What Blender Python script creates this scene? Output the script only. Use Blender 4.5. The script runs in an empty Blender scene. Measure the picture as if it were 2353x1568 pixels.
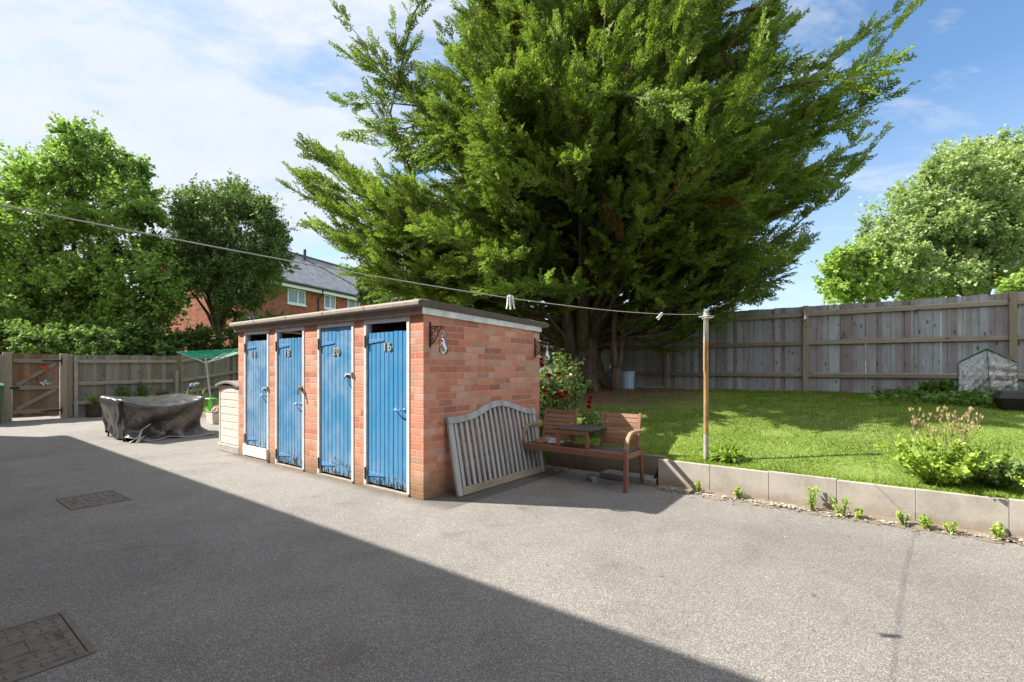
import bpy, bmesh, math, random
import numpy as np
from mathutils import Vector, Matrix, noise as mnoise

rng = np.random.default_rng(11)
random.seed(11)
R = math.radians
scene = bpy.context.scene
col = scene.collection

# ------------------------------------------------------------------ camera
FPX, CX, HY, EYE = 1120.0, 1176.5, 846.0, 1.39      # measured on the 2353 px wide view of the photograph
cam_d = bpy.data.cameras.new('camera')
cam = bpy.data.objects.new('camera', cam_d)
col.objects.link(cam)
cam_d.sensor_width = 36.0
cam_d.lens = 36.0 * FPX / 2353.0
cam_d.shift_y = (HY - 784.0) / 2353.0
cam_d.clip_start = 0.05
cam_d.clip_end = 2000.0
cam.location = (0, 0, EYE)
cam.rotation_euler = (R(90), 0, 0)
scene.camera = cam

# ------------------------------------------------------------------ light
SUN_TO = Vector((-0.738, 0.125, 0.663)).normalized()     # towards the sun
SUN_EL = math.asin(SUN_TO.z)
SUN_AZ = math.atan2(SUN_TO.x, SUN_TO.y)
sun_d = bpy.data.lights.new('sun', 'SUN')
sun_d.energy = 4.9
sun_d.angle = R(0.5)
sun_d.color = (1.0, 0.945, 0.86)
sun = bpy.data.objects.new('sun', sun_d)
col.objects.link(sun)
sun.rotation_euler = (-SUN_TO).to_track_quat('-Z', 'Y').to_euler()
scene.view_settings.view_transform = 'Standard'
scene.view_settings.look = 'None'
scene.view_settings.gamma = 1.0
scene.view_settings.exposure = 1.42


def lin(r, g, b):
    def f(u):
        u /= 255.0
        return u / 12.92 if u <= 0.04045 else ((u + 0.055) / 1.055) ** 2.4
    return (f(r), f(g), f(b), 1.0)


class G:
    """small builder for node materials"""
    def __init__(s, name, world=None):
        if world:
            s.t = world.node_tree
        else:
            s.m = bpy.data.materials.new(name)
            s.m.use_nodes = True
            s.t = s.m.node_tree
        s.t.nodes.clear()
        s.out = s.t.nodes.new('ShaderNodeOutputWorld' if world else 'ShaderNodeOutputMaterial')

    def n(s, typ, ins=None, **kw):
        nd = s.t.nodes.new(typ)
        for k, v in kw.items():
            setattr(nd, k, v)
        for k, v in (ins or {}).items():
            if isinstance(v, bpy.types.NodeSocket):
                s.t.links.new(v, nd.inputs[k])
            else:
                nd.inputs[k].default_value = v
        return nd

    def obj(s): return s.n('ShaderNodeTexCoord').outputs['Object']
    def uv(s): return s.n('ShaderNodeTexCoord').outputs['UV']
    def scale(s, v, sc): return s.n('ShaderNodeMapping', {'Vector': v, 'Scale': sc}).outputs[0]
    def sep(s, v): return s.n('ShaderNodeSeparateXYZ', {0: v}).outputs
    def comb(s, x, y, z=0.0): return s.n('ShaderNodeCombineXYZ', {0: x, 1: y, 2: z}).outputs[0]
    def m_(s, op, a, b=0.0, c=0.0, clamp=False):
        return s.n('ShaderNodeMath', {0: a, 1: b, 2: c}, operation=op, use_clamp=clamp).outputs[0]
    def noise(s, v, sc=5.0, det=4.0, ro=0.55, dist=0.0):
        return s.n('ShaderNodeTexNoise', {'Vector': v, 'Scale': sc, 'Detail': det, 'Roughness': ro, 'Distortion': dist}).outputs[0]
    def voro(s, v, sc, feature='F1', out='Distance'):
        return s.n('ShaderNodeTexVoronoi', {'Vector': v, 'Scale': sc}, feature=feature).outputs[out]
    def white(s, v): return s.n('ShaderNodeTexWhiteNoise', {'Vector': v}, noise_dimensions='3D').outputs[0]
    def ramp(s, fac, stops, interp='LINEAR'):
        nd = s.n('ShaderNodeValToRGB', {0: fac})
        cr = nd.color_ramp
        cr.interpolation = interp
        while len(cr.elements) < len(stops):
            cr.elements.new(0.5)
        for e, (p, c) in zip(cr.elements, stops):
            e.position = p
            e.color = c if len(c) == 4 else (*c, 1)
        return nd.outputs[0]
    def step(s, fac, a, b): return s.n('ShaderNodeMapRange', {0: fac, 1: a, 2: b, 3: 0.0, 4: 1.0}).outputs[0]
    def mix(s, f, a, b, blend='MIX'):
        nd = s.n('ShaderNodeMix', data_type='RGBA', blend_type=blend)
        for k, v in ((0, f), (6, a), (7, b)):
            if isinstance(v, bpy.types.NodeSocket):
                s.t.links.new(v, nd.inputs[k])
            else:
                nd.inputs[k].default_value = v
        return nd.outputs[2]
    def bump(s, h, st=0.3, d=0.01):
        return s.n('ShaderNodeBump', {'Height': h, 'Strength': st, 'Distance': d}).outputs[0]
    def pr(s, colr, rough=0.7, nrm=None, **kw):
        ins = {'Base Color': colr, 'Roughness': rough}
        if nrm is not None:
            ins['Normal'] = nrm
        for k, v in kw.items():
            ins[k.replace('_', ' ')] = v
        return s.n('ShaderNodeBsdfPrincipled', ins).outputs[0]
    def end(s, sh):
        s.t.links.new(sh, s.out.inputs[0])
        return getattr(s, 'm', None)


# ------------------------------------------------------------------ sky with thin high cloud
world = bpy.data.worlds.new('World')
scene.world = world
world.use_nodes = True
g = G('', world)
SKY_K = 0.12
sky = g.n('ShaderNodeTexSky', sky_type='NISHITA', sun_disc=False, sun_elevation=SUN_EL, sun_rotation=SUN_AZ % (2 * math.pi),
          air_density=1.0, dust_density=0.6, ozone_density=1.6, altitude=50.0).outputs[0]
d = g.n('ShaderNodeTexCoord').outputs['Generated']
dx, dy, dz = g.sep(d)
zz = g.m_('ADD', g.m_('MAXIMUM', dz, 0.0), 0.22)
px, py = g.m_('DIVIDE', dx, zz), g.m_('DIVIDE', dy, zz)
pl = g.comb(px, py, 0.3)
n1 = g.noise(g.scale(pl, (0.85, 1.25, 1)), 1.5, 10.0, 0.62, 0.5)
n2 = g.noise(g.scale(pl, (1.1, 1.9, 1)), 3.4, 7.0, 0.62, 0.3)
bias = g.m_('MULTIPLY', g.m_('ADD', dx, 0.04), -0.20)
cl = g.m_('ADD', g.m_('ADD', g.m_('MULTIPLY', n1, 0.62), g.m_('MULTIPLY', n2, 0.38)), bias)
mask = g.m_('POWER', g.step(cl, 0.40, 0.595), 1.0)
fill_cloud = g.m_('MAXIMUM', g.step(dz, 0.60, 0.85), g.step(dy, 0.05, -0.45))     # unseen brighter cloud overhead and behind, added to lift the fill light
mask = g.m_('MAXIMUM', mask, g.m_('MULTIPLY', fill_cloud, 0.85))
low = g.step(dz, 0.42, 0.02)                      # milkier towards the horizon
mask = g.m_('MAXIMUM', g.m_('MULTIPLY', mask, 0.96), g.m_('MULTIPLY', low, 0.65))
skyb = g.mix(1.0, g.n('ShaderNodeVectorMath', {0: sky, 1: (SKY_K,) * 3}, operation='MULTIPLY').outputs[0], (0.56, 0.68, 0.74, 1), 'MULTIPLY')
cloudc = g.mix(n2, (0.27, 0.30, 0.35, 1), (0.37, 0.385, 0.41, 1))
cloudc = g.mix(fill_cloud, cloudc, (0.58, 0.60, 0.64, 1))
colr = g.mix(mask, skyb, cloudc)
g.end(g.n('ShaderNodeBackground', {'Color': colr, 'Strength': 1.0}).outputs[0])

# ------------------------------------------------------------------ site frame: x along the shed front, y into the garden
OX, OY = -0.93, 5.12
TH = math.atan2(-0.609, 0.793)
CT, ST = math.cos(TH), math.sin(TH)


def S(x, y, z=0.0):
    return Vector((OX + CT * x - ST * y, OY + ST * x + CT * y, z))


def to_site(X, Y):
    dx_, dy_ = X - OX, Y - OY
    return CT * dx_ + ST * dy_, -ST * dx_ + CT * dy_


def at(px_, py_, Y):
    return Vector(((px_ - CX) / FPX * Y, Y, EYE - (py_ - HY) / FPX * Y))


def smooth01(t):
    t = np.clip(t, 0, 1)
    return t * t * (3 - 2 * t)


def garden_z(sx, sy):
    """height of the raised garden (numpy friendly, site coordinates)"""
    sx, sy = np.asarray(sx, float), np.asarray(sy, float)
    h0 = 0.12 + 0.19 * smooth01((sx + 8.0) / 6.5)
    u = (sy - 2.15)
    h = h0 + (0.86 - h0) * np.clip(1 - (1 - np.clip(u / 5.6, 0, 1)) ** 1.45, 0, 1)
    h = h + 0.9 * smooth01((sy - 11) / 14)
    tx, ty = to_site(1.72, 12.0)
    h = h + 0.10 * np.exp(-((sx - tx) ** 2 + (sy - ty) ** 2) / 1.2)
    return h + 0.012 * np.sin(sx * 2.1 + sy) * np.sin(sy * 1.7) * np.clip(u, 0, 1)


def gz(X, Y):
    return float(garden_z(*to_site(X, Y)))


# ------------------------------------------------------------------ mesh helpers
class MB:
    def __init__(s):
        s.v, s.f = [], []

    def add(s, vs, fs):
        o = len(s.v)
        s.v += [tuple(v) for v in vs]
        s.f += [tuple(i + o for i in f) for f in fs]
        return s

    def box(s, x0, x1, y0, y1, z0, z1, M=None):
        vs = [Vector((x, y, z)) for z in (z0, z1) for x, y in ((x0, y0), (x1, y0), (x1, y1), (x0, y1))]
        if M is not None:
            vs = [M @ v for v in vs]
        return s.add(vs, [(3, 2, 1, 0), (4, 5, 6, 7), (0, 1, 5, 4), (1, 2, 6, 5), (2, 3, 7, 6), (3, 0, 4, 7)])

    def prism(s, poly, axis, a, b, M=None):
        """closed outline in the two other axes (in xyz order) pushed along axis from a to b"""
        def P(p, w):
            q = list(p)
            q.insert('xyz'.index(axis), w)
            v = Vector(q)
            return M @ v if M is not None else v
        n = len(poly)
        vs = [P(p, a) for p in poly] + [P(p, b) for p in poly]
        fs = [tuple(range(n))[::-1], tuple(range(n, 2 * n))] + [(i, (i + 1) % n, n + (i + 1) % n, n + i) for i in range(n)]
        return s.add(vs, fs)

    def tube(s, pts, r, n=8, cap=True, flat=1.0):
        pts = [Vector(p) for p in pts]
        rs = r if hasattr(r, '__len__') else [r] * len(pts)
        t0 = (pts[1] - pts[0]).normalized()
        up = Vector((0, 0, 1)) if abs(t0.z) < 0.9 else Vector((1, 0, 0))
        a = t0.cross(up).normalized()
        vs, fs = [], []
        for i, p in enumerate(pts):
            t = (pts[min(i + 1, len(pts) - 1)] - pts[max(i - 1, 0)]).normalized()
            a = (a - t * a.dot(t)).normalized()
            b = t.cross(a)
            for k in range(n):
                w = 2 * math.pi * k / n
                vs.append(p + a * (math.cos(w) * rs[i]) + b * (math.sin(w) * rs[i] * flat))
        for i in range(len(pts) - 1):
            for k in range(n):
                q = (k + 1) % n
                fs.append((i * n + k, i * n + q, (i + 1) * n + q, (i + 1) * n + k))
        if cap:
            fs.append(tuple(range(n))[::-1])
            fs.append(tuple((len(pts) - 1) * n + k for k in range(n)))
        return s.add(vs, fs)

    def lathe(s, prof, n=20, o=(0, 0, 0), M=None):
        o = Vector(o)
        vs, fs = [], []
        for r, z in prof:
            for k in range(n):
                w = 2 * math.pi * k / n
                p = Vector((r * math.cos(w), r * math.sin(w), z))
                vs.append((M @ p if M is not None else p) + o)
        for i in range(len(prof) - 1):
            for k in range(n):
                q = (k + 1) % n
                fs.append((i * n + k, i * n + q, (i + 1) * n + q, (i + 1) * n + k))
        fs.append(tuple(range(n))[::-1])
        fs.append(tuple((len(prof) - 1) * n + k for k in range(n)))
        return s.add(vs, fs)

    def bar(s, p0, p1, w, h, up=(0, 0, 1)):
        """rectangular bar between two points; w across, h along 'up'"""
        p0, p1 = Vector(p0), Vector(p1)
        t = (p1 - p0).normalized()
        a = t.cross(Vector(up)).normalized()
        b = a.cross(t)
        vs = [p + a * (sx * w / 2) + b * (sz * h / 2) for p in (p0, p1) for sx, sz in ((-1, -1), (1, -1), (1, 1), (-1, 1))]
        return s.add(vs, [(0, 1, 2, 3), (7, 6, 5, 4), (0, 4, 5, 1), (1, 5, 6, 2), (2, 6, 7, 3), (3, 7, 4, 0)])

    def build(s, name, mat, parent=None, smooth=False, bevel=0.0, loc=(0, 0, 0), rotz=0.0, fix=True, uvs=None):
        me = bpy.data.meshes.new(name)
        me.from_pydata(s.v, [], s.f)
        me.validate()
        if fix:
            bm = bmesh.new()
            bm.from_mesh(me)
            bmesh.ops.recalc_face_normals(bm, faces=bm.faces)
            bm.to_mesh(me)
            bm.free()
        uvl = me.uv_layers.new(name='UVMap')
        n = len(me.loops)
        vi = np.empty(n, np.int32)
        me.loops.foreach_get('vertex_index', vi)
        co = np.empty(len(me.vertices) * 3, np.float32)
        me.vertices.foreach_get('co', co)
        co = co.reshape(-1, 3)[vi]
        nf = len(me.polygons)
        fn = np.empty(nf * 3, np.float32)
        me.polygons.foreach_get('normal', fn)
        tot = np.empty(nf, np.int32)
        me.polygons.foreach_get('loop_total', tot)
        fn = np.repeat(np.abs(fn.reshape(-1, 3)), tot, axis=0)
        ax = fn.argmax(1)
        uv = np.where((ax == 0)[:, None], co[:, [1, 2]], np.where((ax == 1)[:, None], co[:, [0, 2]], co[:, [0, 1]]))
        uvl.data.foreach_set('uv', uv.astype(np.float32).ravel())
        me.materials.append(mat)
        if smooth:
            me.polygons.foreach_set('use_smooth', np.ones(nf, bool))
        o = bpy.data.objects.new(name, me)
        col.objects.link(o)
        o.parent = parent
        o.location = loc
        o.rotation_euler = (0, 0, rotz)
        if bevel:
            md = o.modifiers.new('bevel', 'BEVEL')
            md.width = bevel
            md.segments = 2
            md.limit_method = 'ANGLE'
            md.angle_limit = R(35)
        return o


def lab(o, label, cat, group=None):
    o['label'] = label
    o['category'] = cat
    if group:
        o['group'] = group
    return o


def thing(name, label, cat, loc=(0, 0, 0), rotz=0.0, group=None):
    o = bpy.data.objects.new(name, None)
    o.empty_display_size = 0.2
    col.objects.link(o)
    o.location = loc
    o.rotation_euler = (0, 0, rotz)
    return lab(o, label, cat, group)


def struct(o, kind='structure'):
    o['kind'] = kind
    return o


def mesh_np(name, verts, faces, mat, parent=None, tint=None, smooth=False, loc=(0, 0, 0)):
    me = bpy.data.meshes.new(name)
    nv, (nf, k) = len(verts), faces.shape
    me.vertices.add(nv)
    me.vertices.foreach_set('co', np.ascontiguousarray(verts, np.float32).ravel())
    me.loops.add(nf * k)
    me.loops.foreach_set('vertex_index', np.ascontiguousarray(faces, np.int32).ravel())
    me.polygons.add(nf)
    me.polygons.foreach_set('loop_start', np.arange(0, nf * k, k, dtype=np.int32))
    me.polygons.foreach_set('loop_total', np.full(nf, k, np.int32))
    if smooth:
        me.polygons.foreach_set('use_smooth', np.ones(nf, bool))
    me.update(calc_edges=True)
    if tint is not None:
        at_ = me.attributes.new('tint', 'FLOAT', 'FACE')
        at_.data.foreach_set('value', np.ascontiguousarray(tint, np.float32))
    me.materials.append(mat)
    o = bpy.data.objects.new(name, me)
    col.objects.link(o)
    o.parent = parent
    o.location = loc
    return o


def unit(a):
    return a / np.maximum(np.linalg.norm(a, axis=-1, keepdims=True), 1e-9)


def leaves(P, D, N, L, W):
    """kite shaped, slightly folded leaves: base P, direction D, normal N"""
    D = unit(D)
    Sd = unit(np.cross(D, N))
    U = np.cross(Sd, D)
    L, W = L[:, None], W[:, None]
    v = np.stack([P, P + D * L * 0.42 + Sd * W * 0.5 + U * W * 0.10, P + D * L, P + D * L * 0.42 - Sd * W * 0.5 + U * W * 0.10], 1)
    f = np.arange(len(P) * 4).reshape(-1, 4)
    return v.reshape(-1, 3), f


def rand_dirs(n):
    return unit(rng.normal(size=(n, 3)))

# ------------------------------------------------------------------ materials
def simple(name, c, rough=0.6, var=0.12, sc=9.0, bump=0.0, bsc=60.0, bd=0.004, **kw):
    g = G(name)
    o = g.obj()
    f = g.noise(o, sc, 5.0, 0.6)
    dark = tuple(x * (1 - var * 2.2) for x in c[:3]) + (1,)
    lite = tuple(min(1, x * (1 + var * 1.5)) for x in c[:3]) + (1,)
    cc = g.ramp(f, [(0.3, dark), (0.7, lite)])
    nrm = g.bump(g.noise(o, bsc, 4.0, 0.6), bump, bd) if bump else None
    return g.end(g.pr(cc, rough, nrm, **kw))


def tarmac_mat():
    g = G('tarmac')
    o = g.obj()
    big = g.noise(o, 0.42, 5.0, 0.6, 0.4)
    mid = g.noise(o, 2.3, 6.0, 0.7, 0.5)
    grain = g.noise(o, 165.0, 3.0, 0.78)
    grain2 = g.noise(o, 75.0, 4.0, 0.75)
    chips = g.voro(o, 195.0, out='Color')
    cv = g.sep(chips)[0]
    c = g.ramp(cv, [(0.0, lin(48, 46, 44)), (0.3, lin(90, 87, 82)), (0.75, lin(141, 137, 130)), (1.0, lin(208, 203, 194))])
    c = g.mix(0.55, c, g.ramp(grain, [(0.35, lin(58, 56, 54)), (0.5, lin(121, 117, 111)), (0.67, lin(178, 173, 164))]))
    c = g.mix(g.m_('MULTIPLY', g.step(grain2, 0.45, 0.62), 0.28), c, lin(72, 68, 64))
    tone = g.ramp(big, [(0.34, (0.80, 0.795, 0.80, 1)), (0.55, (1, 1, 1, 1)), (0.72, (1.1, 1.09, 1.08, 1))])
    c = g.mix(1.0, c, tone, 'MULTIPLY')
    tone2 = g.ramp(mid, [(0.34, (0.84, 0.83, 0.80, 1)), (0.5, (1, 1, 1, 1)), (0.7, (1.05, 1.05, 1.05, 1))])
    c = g.mix(0.8, c, tone2, 'MULTIPLY')
    # dark rusty stains of their own shape
    st = g.step(g.noise(g.scale(o, (1, 1.6, 1)), 1.05, 5.0, 0.62, 0.8), 0.60, 0.70)
    c = g.mix(g.m_('MULTIPLY', st, 0.40), c, lin(74, 60, 48))
    # dirt that has collected along the foot of the shed
    ox, oy, _ = g.sep(o)
    sy = g.m_('ADD', g.m_('MULTIPLY', g.m_('SUBTRACT', ox, OX), -ST), g.m_('MULTIPLY', g.m_('SUBTRACT', oy, OY), CT))
    sx = g.m_('ADD', g.m_('MULTIPLY', g.m_('SUBTRACT', ox, OX), CT), g.m_('MULTIPLY', g.m_('SUBTRACT', oy, OY), ST))
    db = g.step(g.m_('ADD', sy, g.m_('MULTIPLY', g.noise(o, 5.0, 5.0, 0.7), 0.24)), -0.06, 0.10)
    db = g.m_('MULTIPLY', db, g.m_('MULTIPLY', g.m_('LESS_THAN', sx, 0.45), g.m_('GREATER_THAN', sx, -4.5)))
    c = g.mix(g.m_('MULTIPLY', db, 0.6), c, lin(66, 57, 48))
    h = g.m_('ADD', g.m_('MULTIPLY', grain, 0.7), g.m_('MULTIPLY', cv, 0.5))
    return g.end(g.pr(c, 0.88, g.bump(h, 0.55, 0.007)))


def brick_mat(name='brick', lift=1.0, seed=0.0, fine=True, tint=None):
    g = G(name)
    u, v, _ = g.sep(g.uv())
    o = g.obj()
    wob = g.m_('MULTIPLY', g.m_('SUBTRACT', g.noise(o, 9.0, 3.0), 0.5), 0.006)
    row = g.m_('FLOOR', g.m_('DIVIDE', g.m_('ADD', v, wob), 0.0745))
    fv = g.m_('FRACT', g.m_('DIVIDE', g.m_('ADD', v, wob), 0.0745))
    off = g.m_('ADD', g.m_('MULTIPLY', g.m_('MODULO', row, 2.0), 0.5), g.m_('MULTIPLY', g.white(g.comb(row, seed, 3.3)), 0.22))
    uu = g.m_('ADD', g.m_('DIVIDE', g.m_('ADD', u, 40.0), 0.218), off)
    colm = g.m_('FLOOR', uu)
    fu = g.m_('FRACT', uu)
    sp = g.m_('GREATER_THAN', g.white(g.comb(colm, row, seed + 7.7)), 0.80)      # some bricks are two headers
    fu2 = g.m_('FRACT', g.m_('MULTIPLY', fu, 2.0))
    half = g.m_('MULTIPLY', sp, g.m_('GREATER_THAN', fu, 0.5))
    mu = g.m_('MINIMUM', g.m_('MINIMUM', fu, g.m_('SUBTRACT', 1.0, fu)),
              g.m_('ADD', g.m_('SUBTRACT', 1.0, sp), g.m_('MULTIPLY', g.m_('MINIMUM', fu2, g.m_('SUBTRACT', 1.0, fu2)), 0.5)))
    mv = g.m_('MINIMUM', fv, g.m_('SUBTRACT', 1.0, fv))
    dist = g.m_('MINIMUM', g.m_('MULTIPLY', mu, 0.218), g.m_('MULTIPLY', mv, 0.0745))
    dist = g.m_('ADD', dist, g.m_('MULTIPLY', g.m_('SUBTRACT', g.noise(o, 55.0, 3.0), 0.5), 0.003))
    face = g.step(dist, 0.0036, 0.0062)
    cid = g.white(g.comb(g.m_('ADD', colm, half), row, seed))
    cid2 = g.white(g.comb(row, g.m_('ADD', colm, half), seed + 4.1))
    k = lambda r_, g_, b_: tuple(min(0.9, x * lift) for x in lin(r_, g_, b_)[:3]) + (1,)
    c = g.ramp(cid, [(0.0, k(146, 96, 80)), (0.14, k(176, 108, 84)), (0.32, k(194, 134, 112)), (0.52, k(184, 116, 90)),
                     (0.68, k(202, 154, 134)), (0.80, k(170, 138, 120)), (0.90, k(166, 96, 72)), (1.0, k(198, 144, 106))])
    c = g.mix(g.m_('MULTIPLY', g.m_('GREATER_THAN', cid2, 0.86), 0.55), c, k(166, 150, 134))
    c = g.mix(g.m_('MULTIPLY', g.m_('LESS_THAN', cid2, 0.07), 0.6), c, k(120, 72, 60))
    mott = g.noise(o, 24.0, 6.0, 0.7)
    c = g.mix(1.0, c, g.ramp(mott, [(0.3, (0.82, 0.80, 0.78, 1)), (0.55, (1, 1, 1, 1)), (0.75, (1.12, 1.14, 1.16, 1))]), 'MULTIPLY')
    c = g.mix(g.m_('MULTIPLY', g.step(g.noise(o, 5.0, 6.0, 0.7), 0.55, 0.75), 0.22), c, k(188, 164, 146))   # lime bloom
    mor = g.mix(g.noise(o, 30.0, 4.0), k(152, 130, 114), k(186, 164, 146))
    mor = g.mix(g.m_('MULTIPLY', g.step(g.noise(o, 7.0, 4.0, 0.7), 0.60, 0.66), 0.85), mor, lin(74, 60, 52))  # lost pointing
    c = g.mix(face, mor, c)
    # damp stained foot of the wall
    oz = g.sep(o)[2]
    c = g.mix(0.22, c, k(186, 122, 96))
    ft = g.m_('MULTIPLY', g.step(g.m_('ADD', oz, g.m_('MULTIPLY', g.noise(o, 6.0, 5.0, 0.7), 0.40)), 0.66, 0.30), 0.55)
    c = g.mix(ft, c, k(150, 122, 84))
    drip = g.m_('MULTIPLY', g.step(g.noise(g.scale(o, (3.2, 3.2, 0.9)), 1.3, 6.0, 0.72, 0.6), 0.50, 0.72), 0.42)
    c = g.mix(drip, c, g.mix(1.0, c, (0.62, 0.55, 0.50, 1), 'MULTIPLY'))
    bt = g.m_('MULTIPLY', g.step(g.m_('ADD', oz, g.m_('MULTIPLY', g.noise(o, 8.0, 5.0, 0.72), 0.34)), 0.44, 0.20), 0.6)
    c = g.mix(bt, c, k(92, 74, 58))
    if fine:
        fl = g.step(g.noise(o, 46.0, 2.0, 0.5), 0.735, 0.76)
        c = g.mix(g.m_('MULTIPLY', fl, 0.6), c, lin(222, 212, 200))
    if tint:
        c = g.mix(1.0, c, tint, 'MULTIPLY')
    h = g.m_('ADD', g.m_('MULTIPLY', face, 1.0), g.m_('MULTIPLY', mott, 0.5))
    return g.end(g.pr(c, 0.9, g.bump(h, 0.6, 0.006)))


def paint_blue(name, c, worn, rise):
    """gloss paint, faded and flaking off at the foot"""
    g = G(name)
    o = g.obj()
    x, y, z = g.sep(o)
    st = g.scale(o, (14, 14, 1.6))
    fade = g.noise(st, 1.6, 5.0, 0.6)
    big = g.noise(o, 2.2, 4.0, 0.6, 0.5)
    cc = g.mix(g.step(fade, 0.35, 0.72), c, tuple(v * 0.84 for v in c[:3]) + (1,))
    cc = g.mix(g.m_('MULTIPLY', g.step(big, 0.44, 0.66), worn), cc, lin(140, 166, 192))
    low = g.m_('SUBTRACT', 1.0, g.step(z, 0.05, 0.62 + rise))
    cc = g.mix(g.m_('MULTIPLY', g.m_('MULTIPLY', low, g.step(g.noise(o, 7.0, 5.0, 0.7), 0.40, 0.65)), 0.55), cc, lin(134, 148, 164))
    low2 = g.m_('SUBTRACT', 1.0, g.step(z, 0.04, 0.34 + rise))
    fl = g.m_('ADD', g.noise(g.scale(o, (26, 26, 9)), 1.6, 6.0, 0.72), g.m_('MULTIPLY', low2, 0.26))
    gv_ = g.m_('MULTIPLY', g.step(g.noise(g.scale(o, (30, 30, 1.1)), 2.0, 5.0, 0.6), 0.60, 0.68), 0.35)
    cc = g.mix(gv_, cc, lin(42, 84, 120))
    cc = g.mix(g.step(fl, 0.708, 0.73), cc, lin(44, 40, 38))
    chip = g.step(g.noise(o, 17.0, 4.0, 0.65), 0.76, 0.775)
    cc = g.mix(chip, cc, lin(196, 206, 214))
    return g.end(g.pr(cc, 0.42, g.bump(g.m_('ADD', g.noise(g.scale(o, (40, 40, 5)), 2.0, 4.0), g.m_('MULTIPLY', fl, -0.5)), 0.22, 0.004)))


def wood_mat(name, stops, board=0.1, axis='u', rough=0.85, streak=0.5, green=0.0, stain=0.0, knots=True):
    """weathered timber: a tone for every board, long grain, knots"""
    g = G(name)
    u, v, _ = g.sep(g.uv())
    a, b = (u, v) if axis == 'u' else (v, u)
    idx = g.m_('FLOOR', g.m_('DIVIDE', g.m_('ADD', a, 50.0), board))
    rid = g.n('ShaderNodeObjectInfo').outputs['Random']
    tone = g.white(g.comb(idx, rid, 1.7))
    gv = g.comb(g.m_('MULTIPLY', a, 60.0), g.m_('MULTIPLY', b, 2.4), g.m_('MULTIPLY', tone, 30.0))
    grain = g.noise(gv, 1.5, 6.0, 0.65, 0.6)
    blot = g.noise(g.comb(g.m_('MULTIPLY', a, 5.0), g.m_('MULTIPLY', b, 1.6), tone), 1.3, 5.0, 0.65)
    c = g.ramp(g.m_('ADD', g.m_('MULTIPLY', tone, 0.7), g.m_('MULTIPLY', blot, 0.3)), stops)
    c = g.mix(streak, c, g.ramp(grain, [(0.3, (0.55, 0.53, 0.50, 1)), (0.5, (0.95, 0.95, 0.95, 1)), (0.72, (1.18, 1.18, 1.2, 1))]), 'MULTIPLY')
    if stain:
        c = g.mix(g.m_('MULTIPLY', g.step(blot, 0.52, 0.7), stain), c, lin(96, 82, 72))
    if green:
        c = g.mix(g.m_('MULTIPLY', g.step(g.noise(g.obj(), 3.0, 5.0, 0.65), 0.48, 0.7), green), c, lin(92, 96, 66))
    if knots:
        kd = g.voro(g.comb(g.m_('MULTIPLY', a, 9.0), g.m_('MULTIPLY', b, 3.4), tone), 1.0)
        c = g.mix(g.m_('MULTIPLY', g.m_('SUBTRACT', 1.0, g.step(kd, 0.10, 0.17)), 0.75), c, lin(52, 42, 36))
    return g.end(g.pr(c, rough, g.bump(grain, 0.35, 0.004)))


def leaf_mat(name, dark, lite, trans=0.35, rough=0.5, third=None):
    g = G(name)
    t = g.n('ShaderNodeAttribute', attribute_name='tint').outputs['Fac']
    stops = [(0.0, dark), (1.0, lite)] if third is None else [(0.0, third), (0.08, dark), (1.0, lite)]
    c = g.ramp(t, stops)
    p = g.pr(c, max(rough, 0.52), None, Specular_IOR_Level=0.22)
    tr = g.n('ShaderNodeBsdfTranslucent', {'Color': g.mix(1.0, c, (1.12, 1.22, 0.62, 1), 'MULTIPLY')}).outputs[0]
    return g.end(g.n('ShaderNodeMixShader', {0: trans, 1: p, 2: tr}).outputs[0])


M = {}
M['tarmac'] = tarmac_mat()
M['brick'] = brick_mat('brick', 1.12, 0.0)
M['house_brick'] = brick_mat('house_brick', 0.66, 5.0, False, (1.08, 0.74, 0.66, 1))
M['white_paint'] = simple('white_paint', lin(206, 206, 203), 0.5, 0.08, 12, 0.15, 40)
M['fascia'] = simple('fascia', lin(214, 212, 204), 0.6, 0.12, 6, 0.15, 30)
M['fascia_old'] = simple('fascia_old', lin(158, 150, 142), 0.7, 0.10, 6, 0.2, 30)
M['felt'] = simple('felt', lin(146, 136, 125), 0.95, 0.12, 38, 0.8, 160, 0.006)
M['felt_shaded'] = simple('felt_shaded', lin(96, 84, 76), 0.95, 0.15, 30, 0.6, 160, 0.005)  # felt colour darkened to stand for shade on the side edge
BL = lin(62, 138, 186)
M['blue_a'] = paint_blue('blue_door_paint', BL, 0.15, 0.0)
M['blue_b'] = paint_blue('blue_door_paint_faded', lin(90, 142, 180), 0.9, 0.2)
M['blue_c'] = paint_blue('blue_door_paint_chalky', lin(74, 139, 182), 0.55, 0.08)
M['blue_iron'] = simple('blue_iron', lin(84, 138, 188), 0.45, 0.15, 30, 0.2, 80)
M['galv'] = simple('galvanised', lin(150, 152, 154), 0.45, 0.15, 30, 0.1, 80, Metallic=0.6)
M['iron'] = simple('black_iron', lin(30, 28, 27), 0.5, 0.2, 40, 0.3, 90)
M['brass'] = simple('old_brass', lin(150, 132, 96), 0.45, 0.2, 30, Metallic=0.5)
M['number_pale'] = simple('number_pale', lin(176, 172, 152), 0.5, 0.15, 40)
M['number_faded'] = simple('number_faded', lin(150, 164, 168), 0.6, 0.1)
M['concrete'] = None
M['dark'] = simple('dark_inside', lin(58, 50, 46), 0.9, 0.1)


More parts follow.
